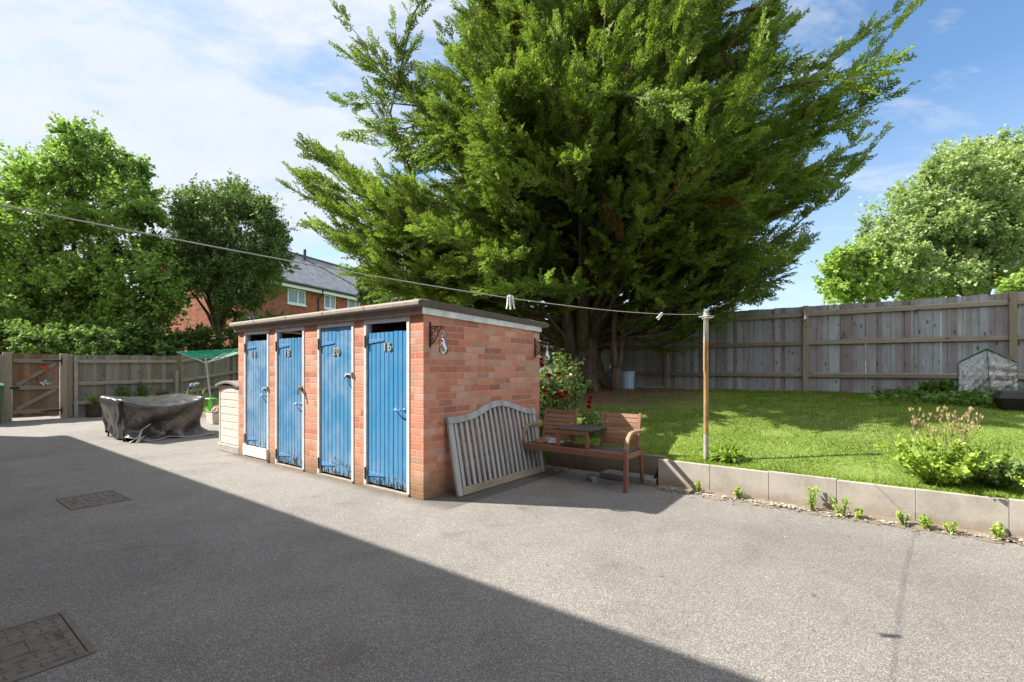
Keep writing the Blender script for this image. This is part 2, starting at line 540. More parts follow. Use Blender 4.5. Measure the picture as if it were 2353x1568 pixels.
def concrete_mat(name, base, stain):
    g = G(name)
    o = g.obj()
    a = g.noise(o, 3.2, 6.0, 0.68, 0.3)
    b = g.noise(o, 70.0, 3.0, 0.7)
    x, y, z = g.sep(o)
    c = g.ramp(a, [(0.3, tuple(v * 0.72 for v in base[:3]) + (1,)), (0.52, base), (0.75, tuple(min(0.85, v * 1.12) for v in base[:3]) + (1,))])
    c = g.mix(0.35, c, g.ramp(b, [(0.35, (0.7, 0.69, 0.66, 1)), (0.55, (1, 1, 1, 1)), (0.7, (1.1, 1.1, 1.1, 1))]), 'MULTIPLY')
    dirt = g.m_('MULTIPLY', g.step(g.m_('ADD', z, g.m_('MULTIPLY', g.noise(o, 9.0, 5.0, 0.7), 0.22)), 0.25, 0.06), stain)
    c = g.mix(dirt, c, lin(120, 96, 72))
    streak = g.m_('MULTIPLY', g.step(g.noise(g.scale(o, (6, 6, 0.8)), 1.6, 5.0, 0.7, 0.4), 0.52, 0.70), 0.30)
    c = g.mix(streak, c, lin(118, 108, 92))
    spots = g.step(g.noise(o, 22.0, 3.0, 0.6), 0.70, 0.74)
    c = g.mix(g.m_('MULTIPLY', spots, 0.5), c, lin(96, 90, 78))
    return g.end(g.pr(c, 0.9, g.bump(g.m_('ADD', a, b), 0.35, 0.004)))


M['concrete'] = concrete_mat('concrete', lin(160, 154, 145), 0.8)
M['concrete_old'] = concrete_mat('concrete_old', lin(140, 128, 114), 0.8)
M['slab'] = concrete_mat('paving_slab', lin(136, 138, 132), 0.1)
M['fence_left'] = wood_mat('fence_left_boards', [(0.1, lin(100, 90, 82)), (0.35, lin(130, 122, 112)), (0.6, lin(142, 140, 134)), (0.8, lin(116, 104, 92)), (0.95, lin(146, 126, 100))], 0.1, 'u', 0.9, 0.6, 0.25)
M['fence_right'] = wood_mat('fence_right_boards', [(0.15, lin(134, 124, 122)), (0.35, lin(150, 152, 156)), (0.55, lin(160, 168, 176)), (0.68, lin(142, 136, 138)), (0.85, lin(168, 176, 182))], 0.1, 'u', 0.9, 0.6, 0.22)
M['rail'] = wood_mat('fence_rail', [(0.0, lin(132, 122, 108)), (1.0, lin(160, 152, 138))], 5.0, 'v', 0.9, 0.6, 0.3)
M['post'] = wood_mat('fence_post', [(0.0, lin(136, 124, 108)), (1.0, lin(158, 148, 132))], 5.0, 'u', 0.9, 0.6, 0.15)
M['gate_board'] = wood_mat('gate_boards', [(0.0, lin(112, 82, 58)), (0.4, lin(128, 102, 76)), (0.75, lin(134, 118, 98)), (1.0, lin(140, 98, 68))], 0.115, 'u', 0.85, 0.6)
M['gate_rail'] = wood_mat('gate_rails', [(0.0, lin(134, 118, 104)), (1.0, lin(152, 138, 124))], 5.0, 'v', 0.85, 0.5)
M['teak'] = wood_mat('bench_timber', [(0.0, lin(120, 80, 58)), (0.5, lin(138, 96, 72)), (1.0, lin(154, 120, 96))], 0.062, 'v', 0.55, 0.5, 0.0, 0.2, False)
M['teak_post'] = wood_mat('bench_frame_timber', [(0.0, lin(122, 82, 60)), (1.0, lin(144, 106, 80))], 2.0, 'u', 0.6, 0.45, 0.0, 0.25, False)
M['teak_grey'] = wood_mat('bench_arm_timber', [(0.0, lin(136, 110, 86)), (1.0, lin(160, 134, 104))], 2.0, 'u', 0.7, 0.5, 0.0, 0.3, False)
M['teak_dark'] = wood_mat('bench_seat_timber', [(0.0, lin(62, 56, 56)), (0.6, lin(86, 82, 82)), (1.0, lin(112, 108, 104))], 0.05, 'v', 0.6, 0.6, 0.0, 0.3, False)
M['driftwood'] = wood_mat('weathered_grey_timber', [(0.0, lin(142, 140, 134)), (0.6, lin(164, 164, 160)), (1.0, lin(180, 180, 174))], 0.075, 'u', 0.85, 0.55, 0.0, 0.12, False)
M['driftwood_foot'] = wood_mat('weathered_foot_rail', [(0.0, lin(150, 134, 112)), (1.0, lin(170, 158, 138))], 2.0, 'v', 0.85, 0.55, 0.1, 0.4, False)
M['cream'] = simple('cream_plastic', lin(208, 202, 192), 0.5, 0.05, 10)
M['grey_plastic'] = simple('grey_plastic', lin(126, 122, 116), 0.55, 0.08, 10)
M['grey_plastic_pale'] = simple('grey_plastic_pale', lin(164, 160, 152), 0.55, 0.08, 10)
M['bin_green'] = simple('bin_green', lin(70, 96, 70), 0.5, 0.08, 10)
M['bin_lid'] = simple('bin_lid_green', lin(52, 122, 74), 0.4, 0.08, 10)
M['airer_green'] = simple('airer_green', lin(24, 160, 130), 0.5, 0.05)
M['airer_metal'] = simple('airer_metal', lin(176, 180, 178), 0.4, 0.06, Metallic=0.3)
M['stool_green'] = simple('stool_green', lin(110, 205, 70), 0.4, 0.05)
M['pink_cloth'] = simple('pink_white_toy', lin(228, 190, 186), 0.7, 0.2, 14)
M['tub_white'] = simple('tub_white', lin(206, 196, 186), 0.6, 0.08)
M['bucket'] = simple('bucket_blue', lin(150, 178, 196), 0.45, 0.08)
M['pole'] = simple('pole_brown', lin(150, 118, 74), 0.6, 0.2, 8, 0.2, 50)
M['pole_grey'] = simple('pole_grey', lin(150, 146, 134), 0.6, 0.15, 8, 0.2, 50)
M['line'] = simple('line_cord', lin(196, 192, 178), 0.7, 0.05)
M['peg'] = simple('peg_white', lin(214, 214, 208), 0.5, 0.05)
M['orn_red'] = simple('ornament_red', lin(196, 66, 52), 0.5, 0.1)
M['orn_orange'] = simple('ornament_orange', lin(214, 104, 44), 0.5, 0.1)
M['orn_white'] = simple('ornament_white', lin(206, 196, 196), 0.5, 0.1)
M['orn_blue'] = simple('ornament_blue', lin(120, 180, 196), 0.5, 0.1)
M['upvc'] = simple('window_white', lin(226, 228, 228), 0.35, 0.04)
M['soil'] = simple('soil', lin(96, 76, 58), 0.95, 0.25, 14, 0.7, 60, 0.02)
M['sleeper'] = simple('sleeper_timber', lin(66, 56, 48), 0.9, 0.25, 14, 0.4, 60)
M['black_plastic'] = simple('black_plastic', lin(34, 32, 36), 0.4, 0.1)
M['chrome'] = simple('chrome', lin(206, 208, 210), 0.2, 0.05, Metallic=0.85)
M['tube_green'] = simple('frame_green', lin(44, 104, 84), 0.45, 0.1)
M['paper'] = simple('paper', lin(196, 186, 180), 0.8, 0.2, 20)
M['brown_cloth'] = simple('brown_cloth', lin(140, 106, 80), 0.9, 0.2, 20)
M['can'] = simple('tin_can', lin(166, 158, 148), 0.4, 0.2, 20, Metallic=0.5)
M['pebble'] = simple('pebble', lin(178, 168, 154), 0.85, 0.25, 3)
M['cast_iron'] = simple('cast_iron', lin(108, 99, 91), 0.85, 0.12, 9, 0.5, 70)
M['rust'] = simple('rusty_recess', lin(84, 68, 54), 0.85, 0.2, 20, 0.4, 60)
M['slate'] = None
M['render_wall'] = simple('plain_wall', lin(176, 140, 122), 0.9, 0.1)
M['bark'] = None


def glass_mat(name, c, rough=0.05, mixv=0.0):
    g = G(name)
    gl = g.n('ShaderNodeBsdfGlossy', {'Color': (1, 1, 1, 1), 'Roughness': rough}).outputs[0]
    tr = g.n('ShaderNodeBsdfTransparent', {'Color': c}).outputs[0]
    fr = g.n('ShaderNodeFresnel', {'IOR': 1.45}).outputs[0]
    fr = g.m_('ADD', g.m_('MULTIPLY', fr, 1.2), mixv, clamp=True)
    return g.end(g.n('ShaderNodeMixShader', {0: fr, 1: tr, 2: gl}).outputs[0])


M['bulb_glass'] = glass_mat('bulb_glass', (0.86, 0.85, 0.80, 1), 0.10, 0.30)
M['pane'] = glass_mat('window_pane', (0.50, 0.56, 0.58, 1), 0.03, 0.12)


def film_mat():
    g = G('clear_film')
    o = g.obj()
    f = g.noise(g.scale(o, (3, 3, 1.2)), 3.0, 5.0, 0.6, 1.4)
    nrm = g.bump(f, 1.0, 0.05)
    gl = g.n('ShaderNodeBsdfGlossy', {'Color': (1, 1, 1, 1), 'Roughness': 0.18, 'Normal': nrm}).outputs[0]
    tr = g.n('ShaderNodeBsdfTransparent', {'Color': (0.80, 0.84, 0.86, 1)}).outputs[0]
    df = g.n('ShaderNodeBsdfDiffuse', {'Color': (0.7, 0.75, 0.78, 1)}).outputs[0]
    fold = g.m_('MULTIPLY', g.step(f, 0.50, 0.60), 0.45)
    a = g.n('ShaderNodeMixShader', {0: 0.26, 1: tr, 2: gl}).outputs[0]
    return g.end(g.n('ShaderNodeMixShader', {0: g.m_('ADD', fold, 0.08), 1: a, 2: df}).outputs[0])


M['film'] = film_mat()


def slate_mat(name, a, b):
    g = G(name)
    u, v, _ = g.sep(g.uv())
    row = g.m_('FLOOR', g.m_('DIVIDE', v, 0.22))
    cx_ = g.m_('FLOOR', g.m_('ADD', g.m_('DIVIDE', u, 0.3), g.m_('MULTIPLY', g.m_('MODULO', row, 2.0), 0.5)))
    w = g.white(g.comb(cx_, row, 0.5))
    c = g.mix(w, a, b)
    edge = g.step(g.m_('FRACT', g.m_('DIVIDE', v, 0.22)), 0.0, 0.14)
    c = g.mix(edge, tuple(x * 0.6 for x in a[:3]) + (1,), c)
    c = g.mix(g.m_('MULTIPLY', g.step(g.noise(g.obj(), 0.9, 5.0, 0.65), 0.5, 0.75), 0.35), c, lin(150, 150, 146))
    return g.end(g.pr(c, 0.75))


M['slate'] = slate_mat('roof_slate', lin(96, 100, 106), lin(122, 126, 132))
M['red_tile'] = slate_mat('roof_red_tile', lin(168, 116, 100), lin(190, 140, 122))


def bark_mat():
    g = G('bark')
    o = g.obj()
    f = g.noise(g.scale(o, (9, 9, 1.1)), 2.2, 7.0, 0.68, 0.6)
    c = g.ramp(f, [(0.3, lin(44, 36, 31)), (0.5, lin(88, 76, 65)), (0.72, lin(124, 110, 96))])
    c = g.mix(g.m_('MULTIPLY', g.step(g.noise(o, 2.0, 4.0), 0.5, 0.7), 0.3), c, lin(104, 98, 72))
    return g.end(g.pr(c, 0.92, g.bump(f, 0.9, 0.04)))


M['bark'] = bark_mat()


def cover_mat():
    g = G('cover_fabric')
    o = g.obj()
    f = g.noise(o, 7.0, 6.0, 0.65, 0.5)
    c = g.ramp(f, [(0.3, lin(36, 36, 36)), (0.7, lin(54, 54, 53))])
    c = g.mix(g.m_('MULTIPLY', g.step(g.noise(o, 2.6, 4.0, 0.6), 0.52, 0.72), 0.2), c, lin(92, 91, 88))
    return g.end(g.pr(c, 0.30, g.bump(g.noise(o, 11.0, 5.0, 0.6, 1.2), 0.6, 0.03), Specular_IOR_Level=1.0))


M['cover'] = cover_mat()
M['cover_edge'] = simple('cover_lining', lin(170, 168, 164), 0.6, 0.1, 10)
M['conifer'] = leaf_mat('conifer_leaf', lin(56, 74, 40), lin(144, 168, 76), 0.33, 0.55, lin(104, 78, 44))
M['yew'] = leaf_mat('yew_leaf', lin(56, 72, 44), lin(104, 128, 68), 0.25, 0.5)
M['sycamore'] = leaf_mat('sycamore_leaf', lin(72, 100, 50), lin(148, 180, 90), 0.38, 0.45)
M['dark_leaf'] = leaf_mat('dark_leaf', lin(66, 88, 52), lin(126, 150, 84), 0.36, 0.42)
M['pale_leaf'] = leaf_mat('pale_leaf', lin(112, 134, 90), lin(176, 192, 134), 0.35, 0.5)
M['lime_leaf'] = leaf_mat('lime_leaf', lin(118, 144, 76), lin(168, 190, 108), 0.45, 0.5)
M['shrub_leaf'] = leaf_mat('shrub_leaf', lin(58, 84, 40), lin(122, 150, 84), 0.32, 0.35)
M['rose_leaf'] = leaf_mat('rose_leaf', lin(66, 92, 48), lin(148, 168, 104), 0.32, 0.38)
M['weed_leaf'] = leaf_mat('weed_leaf', lin(96, 128, 48), lin(170, 190, 84), 0.40, 0.5)
M['ivy_leaf'] = leaf_mat('ground_leaf', lin(62, 90, 42), lin(120, 150, 76), 0.32, 0.5)
M['grass'] = leaf_mat('grass_blade', lin(80, 106, 34), lin(158, 178, 72), 0.42, 0.5, lin(168, 156, 104))
M['dead_flower'] = leaf_mat('dead_flower', lin(150, 128, 92), lin(206, 192, 150), 0.2, 0.8)
M['litter'] = leaf_mat('leaf_litter', lin(96, 66, 44), lin(160, 112, 76), 0.1, 0.9)
M['red_petal'] = simple('red_petal', lin(176, 26, 40), 0.5, 0.15, 20)
M['purple_petal'] = simple('purple_petal', lin(140, 90, 160), 0.5, 0.15, 20)
M['white_petal'] = simple('white_petal', lin(204, 214, 222), 0.5, 0.1, 20)
M['stem'] = simple('stem', lin(110, 96, 66), 0.8, 0.15)
M['stem_green'] = simple('stem_green', lin(110, 132, 62), 0.7, 0.15)


def lawn_mat():
    g = G('lawn_ground')
    o = g.obj()
    a = g.noise(o, 1.1, 6.0, 0.65, 0.4)
    b = g.noise(o, 40.0, 4.0, 0.7)
    c = g.mix(g.step(b, 0.35, 0.65), lin(74, 98, 36), lin(124, 142, 58))
    soil = g.mix(b, lin(82, 66, 50), lin(132, 108, 84))
    t = g.n('ShaderNodeVectorMath', {0: o, 1: (2.05, 11.6, 0.85)}, operation='DISTANCE').outputs['Value']
    bare = g.step(g.m_('ADD', t, g.m_('MULTIPLY', g.m_('SUBTRACT', a, 0.5), 5.0)), 3.3, 1.7)
    bare = g.m_('MAXIMUM', bare, g.m_('MULTIPLY', g.step(a, 0.62, 0.74), 0.6))
    c = g.mix(bare, c, soil)
    return g.end(g.pr(c, 0.95, g.bump(b, 0.6, 0.03)))


M['lawn'] = lawn_mat()

# ------------------------------------------------------------------ ground
def grid_sheet(name, xs, ys, zf, mat):
    nx, ny = len(xs), len(ys)
    Xs, Ys = np.meshgrid(xs, ys)
    Zs = zf(Xs, Ys)
    wx = OX + CT * Xs - ST * Ys
    wy = OY + ST * Xs + CT * Ys
    v = np.stack([wx, wy, Zs], -1).reshape(-1, 3)
    i = np.arange(nx * ny).reshape(ny, nx)
    f = np.stack([i[:-1, :-1], i[:-1, 1:], i[1:, 1:], i[1:, :-1]], -1).reshape(-1, 4)
    return mesh_np(name, v, f, mat, smooth=True)


far = [-300, -120, -60, -30, -20]
xs = np.array(far + list(np.arange(-16, 12.01, 0.25)) + [15, 20, 30, 60, 120, 300])
ys = np.array(list(np.arange(-4.6, 2.6, 0.4)) + [2.6])
struct(grid_sheet('tarmac', np.array([-300, -60, -20, 20, 60, 300.0]), np.array([-300, -60, -10, 2.6]), lambda x, y: x * 0.0, M['tarmac']))
# lawn in two sheets that share their edge: behind the bench the bank starts a little further back
struct(grid_sheet('lawn', xs, np.array([2.14, 2.2, 2.3, 2.45] + list(np.arange(2.7, 12, 0.25)) + [13, 15, 18, 22, 26, 40, 80, 300]),
                  lambda x, y: np.where((x < 1.74) & (y < 2.40), -0.30, garden_z(x, y)), M['lawn']))

# haunch of old mortar and dirt along the foot of the garden wall
mb = MB()
n = 110
vs, fs = [], []
for i in range(n + 1):
    x = 1.75 + i * (8.0 - 1.75) / n
    w = 0.15 + 0.03 * math.sin(i * 0.7) + random.uniform(-0.05, 0.06)
    vs += [S(x, 2.13, 0.035 + random.uniform(-.01, .012)), S(x, 2.10 - w * 0.5, 0.020 + random.uniform(-.008, .008)), S(x, 2.10 - w, 0.003)]
for i in range(n):
    for k in range(2):
        a = i * 3 + k
        fs.append((a, a + 1, a + 4, a + 3))
struct(mb.add(vs, fs).build('dirt_strip', concrete_mat('mortar_haunch', lin(112, 104, 93), 0.3), smooth=True))

# ------------------------------------------------------------------ the house at the photographer's back (casts the long shadow)
hs = thing('house', 'long brick house whose straight eaves cast the big diagonal shadow on the tarmac', 'house', S(0, 0), TH)
ex0, ex1, ey, ez = -14.6, 14.0, -3.85, 5.2
mb = MB()
mb.box(ex0, ex1, -12.1, -4.1, 0, 5.05).build('wall', M['house_brick'], hs)
mb = MB()
mb.prism([(ey, ez), (-8.1, ez + 3.2), (-12.35, ez), (-12.35, ez - 0.14), (ey, ez - 0.14)], 'x', ex0 - 0.1, ex1 + 0.1).build('roof', M['red_tile'], hs)
for wx_ in (-12, -9, -5.5, -2, 5.5, 8.5, 11.5):
    for wz in (1.0, 3.5):
        f = MB().box(wx_, wx_ + 1.2, -4.1, -4.06, wz, wz + 1.2).build('window', M['upvc'], hs)
        MB().box(wx_ + 0.07, wx_ + 0.57, -4.058, -4.05, wz + 0.07, wz + 1.13).box(wx_ + 0.63, wx_ + 1.13, -4.058, -4.05, wz + 0.07, wz + 1.13).build('pane', simple('dark_pane', lin(60, 70, 80), 0.08), f)

# ------------------------------------------------------------------ brick store shed
shed = thing('brick_shed', 'low red brick store with four blue plank doors and a flat felt roof', 'shed', S(0, 0), TH)
W0, DP, HW = -4.309, 2.16, 1.955
frames = [(-4.097, -3.317), (-3.121, -2.341), (-2.018, -1.225), (-1.023, -0.215)]
edges = [W0] + [e for fr in frames for e in fr] + [0.0]
T = 0.11
mb = MB()
for i in range(0, len(edges), 2):
    mb.box(edges[i], edges[i + 1], 0.0, T, -0.02, HW)                         # front piers
mb.prism([(T, -0.02), (DP, -0.02), (DP, 1.905), (T, 1.965)], 'x', -T, 0.0)       # right side
mb.prism([(T, -0.02), (DP, -0.02), (DP, 1.905), (T, 1.965)], 'x', W0, W0 + T)    # left side
mb.box(W0 + T, -T, DP - T, DP, -0.02, 1.90)
for x in (-3.22, -2.18, -1.125):
    mb.box(x - 0.05, x + 0.05, T, DP - T, -0.02, 1.90)                      # inner partitions
mb.build('wall', M['brick'], shed)
# roof: front 2.10 falling to 2.035 at the back; thick felted kerb along the front
mb = MB()
x0, x1 = W0 - 0.11, 0.028
rp = [(-0.085, 2.036), (-0.095, 2.05), (-0.095, 2.085), (-0.082, 2.103), (-0.05, 2.112), (0.05, 2.112), (0.10, 2.100),
      (DP + 0.17, 2.028), (DP + 0.19, 2.0), (DP + 0.19, 1.985), (DP + 0.17, 1.962)]
mb.prism(rp, 'x', x0, x1)
roof = mb.build('roof', M['felt'], shed, bevel=0.006)
# side edge of the roof slab, shade put into its darker felt colour
mb = MB()
mb.prism([(-0.083, 2.034), (-0.083, 2.098), (0.05, 2.106), (DP + 0.165, 2.022), (DP + 0.165, 1.960)], 'x', x1 + 0.001, x1 + 0.012)
mb.build('shaded_roof_edge', M['felt_shaded'], shed, bevel=0.003)
for x in (-3.62, -2.72, -1.80, -0.92):
    mb = MB().prism([(-0.099, 2.048), (-0.099, 2.087), (-0.084, 2.107), (-0.05, 2.116), (0.12, 2.102), (0.12, 2.095), (-0.05, 2.108), (-0.09, 2.086), (-0.09, 2.048)], 'x', x, x + 0.035 + 0.02 * math.sin(x * 9))
    mb.build('felt_seam', M['felt'], roof)
# front fascia + soffit, white side board
mb = MB()
mb.box(W0 - 0.07, 0.018, -0.032, 0.008, 1.957, 2.035)
mb.build('fascia', M['fascia_old'], shed, bevel=0.003)
mb = MB()
mb.prism([(-0.032, 1.957), (DP + 0.02, 1.893), (DP + 0.02, 1.962), (-0.032, 2.031)], 'x', 0.001, 0.022)
mb.build('side_board', M['fascia'], shed, bevel=0.002)
# thin mortar threshold
mb = MB()
for a, b in frames:
    mb.box(a, b, -0.02, 0.10, -0.01, 0.028)
mb.build('threshold', M['concrete'], shed, bevel=0.006)


def text_mesh(txt, size, ext):
    cu = bpy.data.curves.new('digits', 'FONT')
    cu.body = txt
    cu.size = size
    cu.extrude = ext
    cu.offset = 0.0
    cu.align_x = 'CENTER'
    cu.space_character = 1.25
    ob = bpy.data.objects.new('digits', cu)
    col.objects.link(ob)
    bpy.context.view_layer.update()
    me = bpy.data.meshes.new_from_object(ob.evaluated_get(bpy.context.evaluated_depsgraph_get()))
    bpy.data.objects.remove(ob)
    bpy.data.curves.remove(cu)
    return me


doors = [('14', 'blue_b', 'faded blue plank door 14 with a white board across its foot', 1.80, -3.80, 'number_faded', 1.55),
         ('18', 'blue_c', 'blue plank door 18 with a brass lock', 1.805, -2.80, 'number_pale', 1.56),
         ('20', 'blue_c', 'full height blue plank door 20 with a bolt and dangling wire', 1.915, -1.60, 'number_pale', 1.55),
         ('16', 'blue_a', 'bright blue plank door 16 with flaking paint at the foot', 1.798, -0.60, 'number_pale', 1.585)]
for (fa, fb), (num, bm_, dl, ztop, nx_, nm, nz) in zip(frames, doors):
    fw = 0.046
    mb = MB()
    mb.box(fa, fa + fw, -0.008, 0.075, 0.029, HW - 0.002)
    mb.box(fb - fw, fb, -0.008, 0.075, 0.029, HW - 0.002)
    mb.box(fa + fw + 0.0005, fb - fw - 0.0005, -0.0075, 0.075, HW - 0.05, HW - 0.0025)
    mb.build('door_frame', M['white_paint'], shed, bevel=0.003)
    a, b = fa + fw + 0.006, fb - fw - 0.006
    npl = 9 if num != '20' else 8
    w = (b - a) / npl
    mb = MB()
    z0 = 0.20 if num == '14' else 0.05
    for i in range(npl):
        p0, p1 = a + i * w + 0.001, a + (i + 1) * w - 0.001
        jy = random.uniform(-0.001, 0.001)
        zt = ztop + random.uniform(-0.004, 0.004)
        zb = z0 + (random.uniform(0, 0.012))
        mb.prism([(p0, 0.045), (p1, 0.045), (p1, 0.017 + jy), (p1 - 0.006, 0.010 + jy), (p0 + 0.006, 0.010 + jy), (p0, 0.017 + jy)], 'z', zb, zt)
    # ledges on the inside
    for zl in (0.35, 0.95, 1.6):
        mb.box(a + 0.03, b - 0.03, 0.046, 0.07, zl, zl + 0.1)
    dr = mb.build('door', M[bm_], shed)
    dr['label'] = dl
    # tee hinges
    for zh in (1.70, 0.16):
        if num == '14' and zh < 1:
            zh = 0.30
        mb = MB()
        Lh = 0.31
        mb.prism([(fa + fw + 0.006, zh - 0.030), (fa + fw + 0.006 + Lh, zh - 0.004), (fa + fw + 0.014 + Lh, zh + 0.006), (fa + fw + Lh, zh + 0.016), (fa + fw + 0.006, zh + 0.030)], 'y', 0.002, 0.009)
        for q in (0.05, 0.15, 0.26):
            mb.lathe([(0.0, -0.003), (0.006, -0.002), (0.008, 0.0)], 8, (fa + fw + q, 0.002, zh), Matrix.Rotation(R(90), 3, 'X'))
        h = mb.build('hinge', M['blue_iron'], dr, bevel=0.001)
        mb = MB().box(fa + fw - 0.028, fa + fw + 0.004, -0.014, -0.009, zh - 0.07, zh + 0.07)
        mb.tube([(fa + fw + 0.002, -0.012, zh - 0.07), (fa + fw + 0.002, -0.012, zh + 0.07)], 0.007)
        mb.build('hinge_plate', M['iron'], dr)
    # pull handle or bolt
    hx, hz = b - 0.12, {'14': 0.985, '18': 0.90, '16': 0.93}.get(num, 1.31)
    mb = MB()
    if num != '20':
        mb.tube([(hx - 0.07, 0.008, hz), (hx - 0.065, -0.02, hz), (hx - 0.05, -0.037, hz), (hx, -0.043, hz - 0.004), (hx + 0.05, -0.037, hz), (hx + 0.065, -0.02, hz), (hx + 0.07, 0.008, hz)], 0.0075, 8)
        for sx_ in (-0.07, 0.07):
            mb.lathe([(0.0, 0.006), (0.019, 0.005), (0.019, 0.0)], 12, (hx + sx_, 0.010, hz), Matrix.Rotation(R(90), 3, 'X'))
        mb.build('handle', M['blue_iron'], dr, smooth=True)
    if num in ('20', '14'):
        zb = 1.31 if num == '20' else 1.09
        mb = MB()
        mb.box(b - 0.14, b - 0.01, 0.004, 0.010, zb - 0.022, zb + 0.022)
        mb.tube([(b - 0.13, -0.004, zb), (b + 0.03, -0.012, zb)], 0.008)
        mb.tube([(b - 0.10, -0.004, zb), (b - 0.10, -0.03, zb - 0.03)], 0.006)
        mb.box(b - 0.03, b - 0.015, -0.012, 0.006, zb - 0.018, zb + 0.018)
        mb.box(b + 0.008, b + 0.042, -0.022, -0.008, zb - 0.03, zb + 0.03)
        mb.build('bolt', M['galv'], dr, bevel=0.001)
    if num == '20':
        mb = MB()
        mb.tube([(b - 0.06, -0.012, 1.31), (b - 0.05, -0.03, 1.26), (b - 0.02, -0.02, 1.22), (b + 0.01, -0.014, 1.15)], 0.003, 5)
        mb.tube([(b - 0.06, -0.012, 1.31), (b - 0.10, -0.03, 1.27), (b - 0.12, -0.02, 1.24)], 0.003, 5)
        mb.build('wire', M['iron'], dr)
    if num == '18':
        mb = MB()
        mb.lathe([(0.0, 0.05), (0.022, 0.048), (0.028, 0.03), (0.028, 0.0)], 14, (b - 0.005, 0.0, 1.12), Matrix.Rotation(R(90), 3, 'X'))
        mb.box(b - 0.035, b + 0.03, -0.009, 0.0, 1.07, 1.15)
        mb.tube([(b - 0.005, -0.05, 1.12), (b + 0.002, -0.062, 1.07), (b + 0.004, -0.062, 1.03)], 0.009, 8)
        mb.build('lock', M['brass'], dr, bevel=0.001)
    # number: cast digits screwed to the door
    me = text_mesh(num, 0.135, 0.007)
    me.materials.append(M[nm])
    o = bpy.data.objects.new('number', me)
    col.objects.link(o)
    o.parent = dr
    o.location = (nx_, 0.004, nz)
    o.rotation_euler = (R(90), 0, 0)
mb = MB()
Mx = Matrix.Rotation(R(-7), 4, 'X')
mb.box(-4.10, -3.335, -0.03, -0.005, 0.045, 0.20)
o = mb.build('kick_board', M['white_paint'], shed, bevel=0.004)

# ------------------------------------------------------------------ wall brackets with hanging bulbs
def bracket_bm(h=0.235, w=0.19):
    mb = MB()
    mb.box(-0.004, 0.006, -0.010, 0.010, -h, 0.035)
    mb.tube([(0.0, 0, -0.02), (w, 0, -0.02), (w + 0.012, 0, -0.03), (w + 0.010, 0, -0.045), (w - 0.004, 0, -0.048)], 0.006, 6)
    mb.tube([(0.0, 0, -h + 0.03), (0.03, 0, -h + 0.035), (0.07, 0, -h + 0.07), (0.12, 0, -0.09), (w - 0.02, 0, -0.025)], 0.006, 6)

    def curl(cx_, cz, r, a0, a1, n=14):
        pts = []
        for i in range(n + 1):
            t = i / n
            a = a0 + (a1 - a0) * t
            rr = r * (1 - 0.62 * t)
            pts.append((cx_ + rr * math.cos(a), 0, cz + rr * math.sin(a)))
        mb.tube(pts, 0.0042, 5)
    curl(0.042, -0.055, 0.034, math.pi, math.pi * 3.6)
    curl(0.095, -0.055, 0.032, math.pi, -math.pi * 1.6)
    curl(0.040, -0.115, 0.032, math.pi * 0.5, math.pi * 3.0)
    curl(0.033, -0.170, 0.026, math.pi * 0.5, math.pi * 2.9)
    return mb


def make_bulb(loc, label, scale=1.0, warm=True):
    t = thing('hanging_bulb', label, 'light bulb', loc, 0, 'clear bulb lights hung around the yard')
    s = scale
    prof = [(0.010, 0.0), (0.018, -0.012), (0.022, -0.03), (0.032, -0.055), (0.044, -0.085), (0.048, -0.11), (0.044, -0.135), (0.03, -0.152), (0.012, -0.16), (0.002, -0.161)]
    MB().lathe([(r * s, z * s - 0.055 * s) for r, z in prof], 22).build('glass', M['bulb_glass'], t, smooth=True)
    MB().lathe([(0.002, 0.0), (0.014, -0.002), (0.017, -0.012), (0.0165, -0.05), (0.019, -0.06), (0.0, -0.061)], 16).build('cap', M['galv'], t, smooth=True)
    mb = MB().tube([(0, 0, 0.03), (0.012, 0, 0.02), (0.010, 0, 0.006), (0.0, 0, 0.0)], 0.003, 5)
    mb.build('hook', M['galv'], t)
    mb = MB()
    for k in range(5):
        a = k * 1.256
        mb.tube([(0.008 * math.cos(a), 0.008 * math.sin(a), -0.06), (0.018 * math.cos(a), 0.018 * math.sin(a), -0.13), (0.006 * math.cos(a), 0.006 * math.sin(a), -0.165)], 0.0016, 4)
    mb.build('filament', M['brass'], t)
    return t


def make_bracket(loc, rotz, label):
    o = bracket_bm().build('wall_bracket', M['iron'], None, smooth=False, loc=loc, rotz=rotz)
    return lab(o, label, 'bracket', 'black scrolled wall brackets')


# right side wall: brackets stick out along +x
p = S(0.006, 0.09, 1.845)
make_bracket(p, TH, 'black scrolled iron bracket by the front corner of the brick side wall')
make_bulb(S(0.205, 0.09, 1.765), 'clear pear shaped bulb hanging from the front bracket on the brick side wall', 1.1)
make_bracket(S(0.006, 2.04, 1.77), TH, 'black scrolled iron bracket at the back corner of the brick side wall')
make_bulb(S(0.205, 2.04, 1.69), 'clear bulb hanging above the rose bush from the back wall bracket', 1.0)
make_bracket(S(W0 - 0.006, 0.10, 1.62), TH + math.pi, 'black iron bracket on the far left end of the brick shed')
make_bulb(S(W0 - 0.15, 0.10, 1.545), 'clear bulb hanging off the left end of the brick shed beside door 14', 0.9)

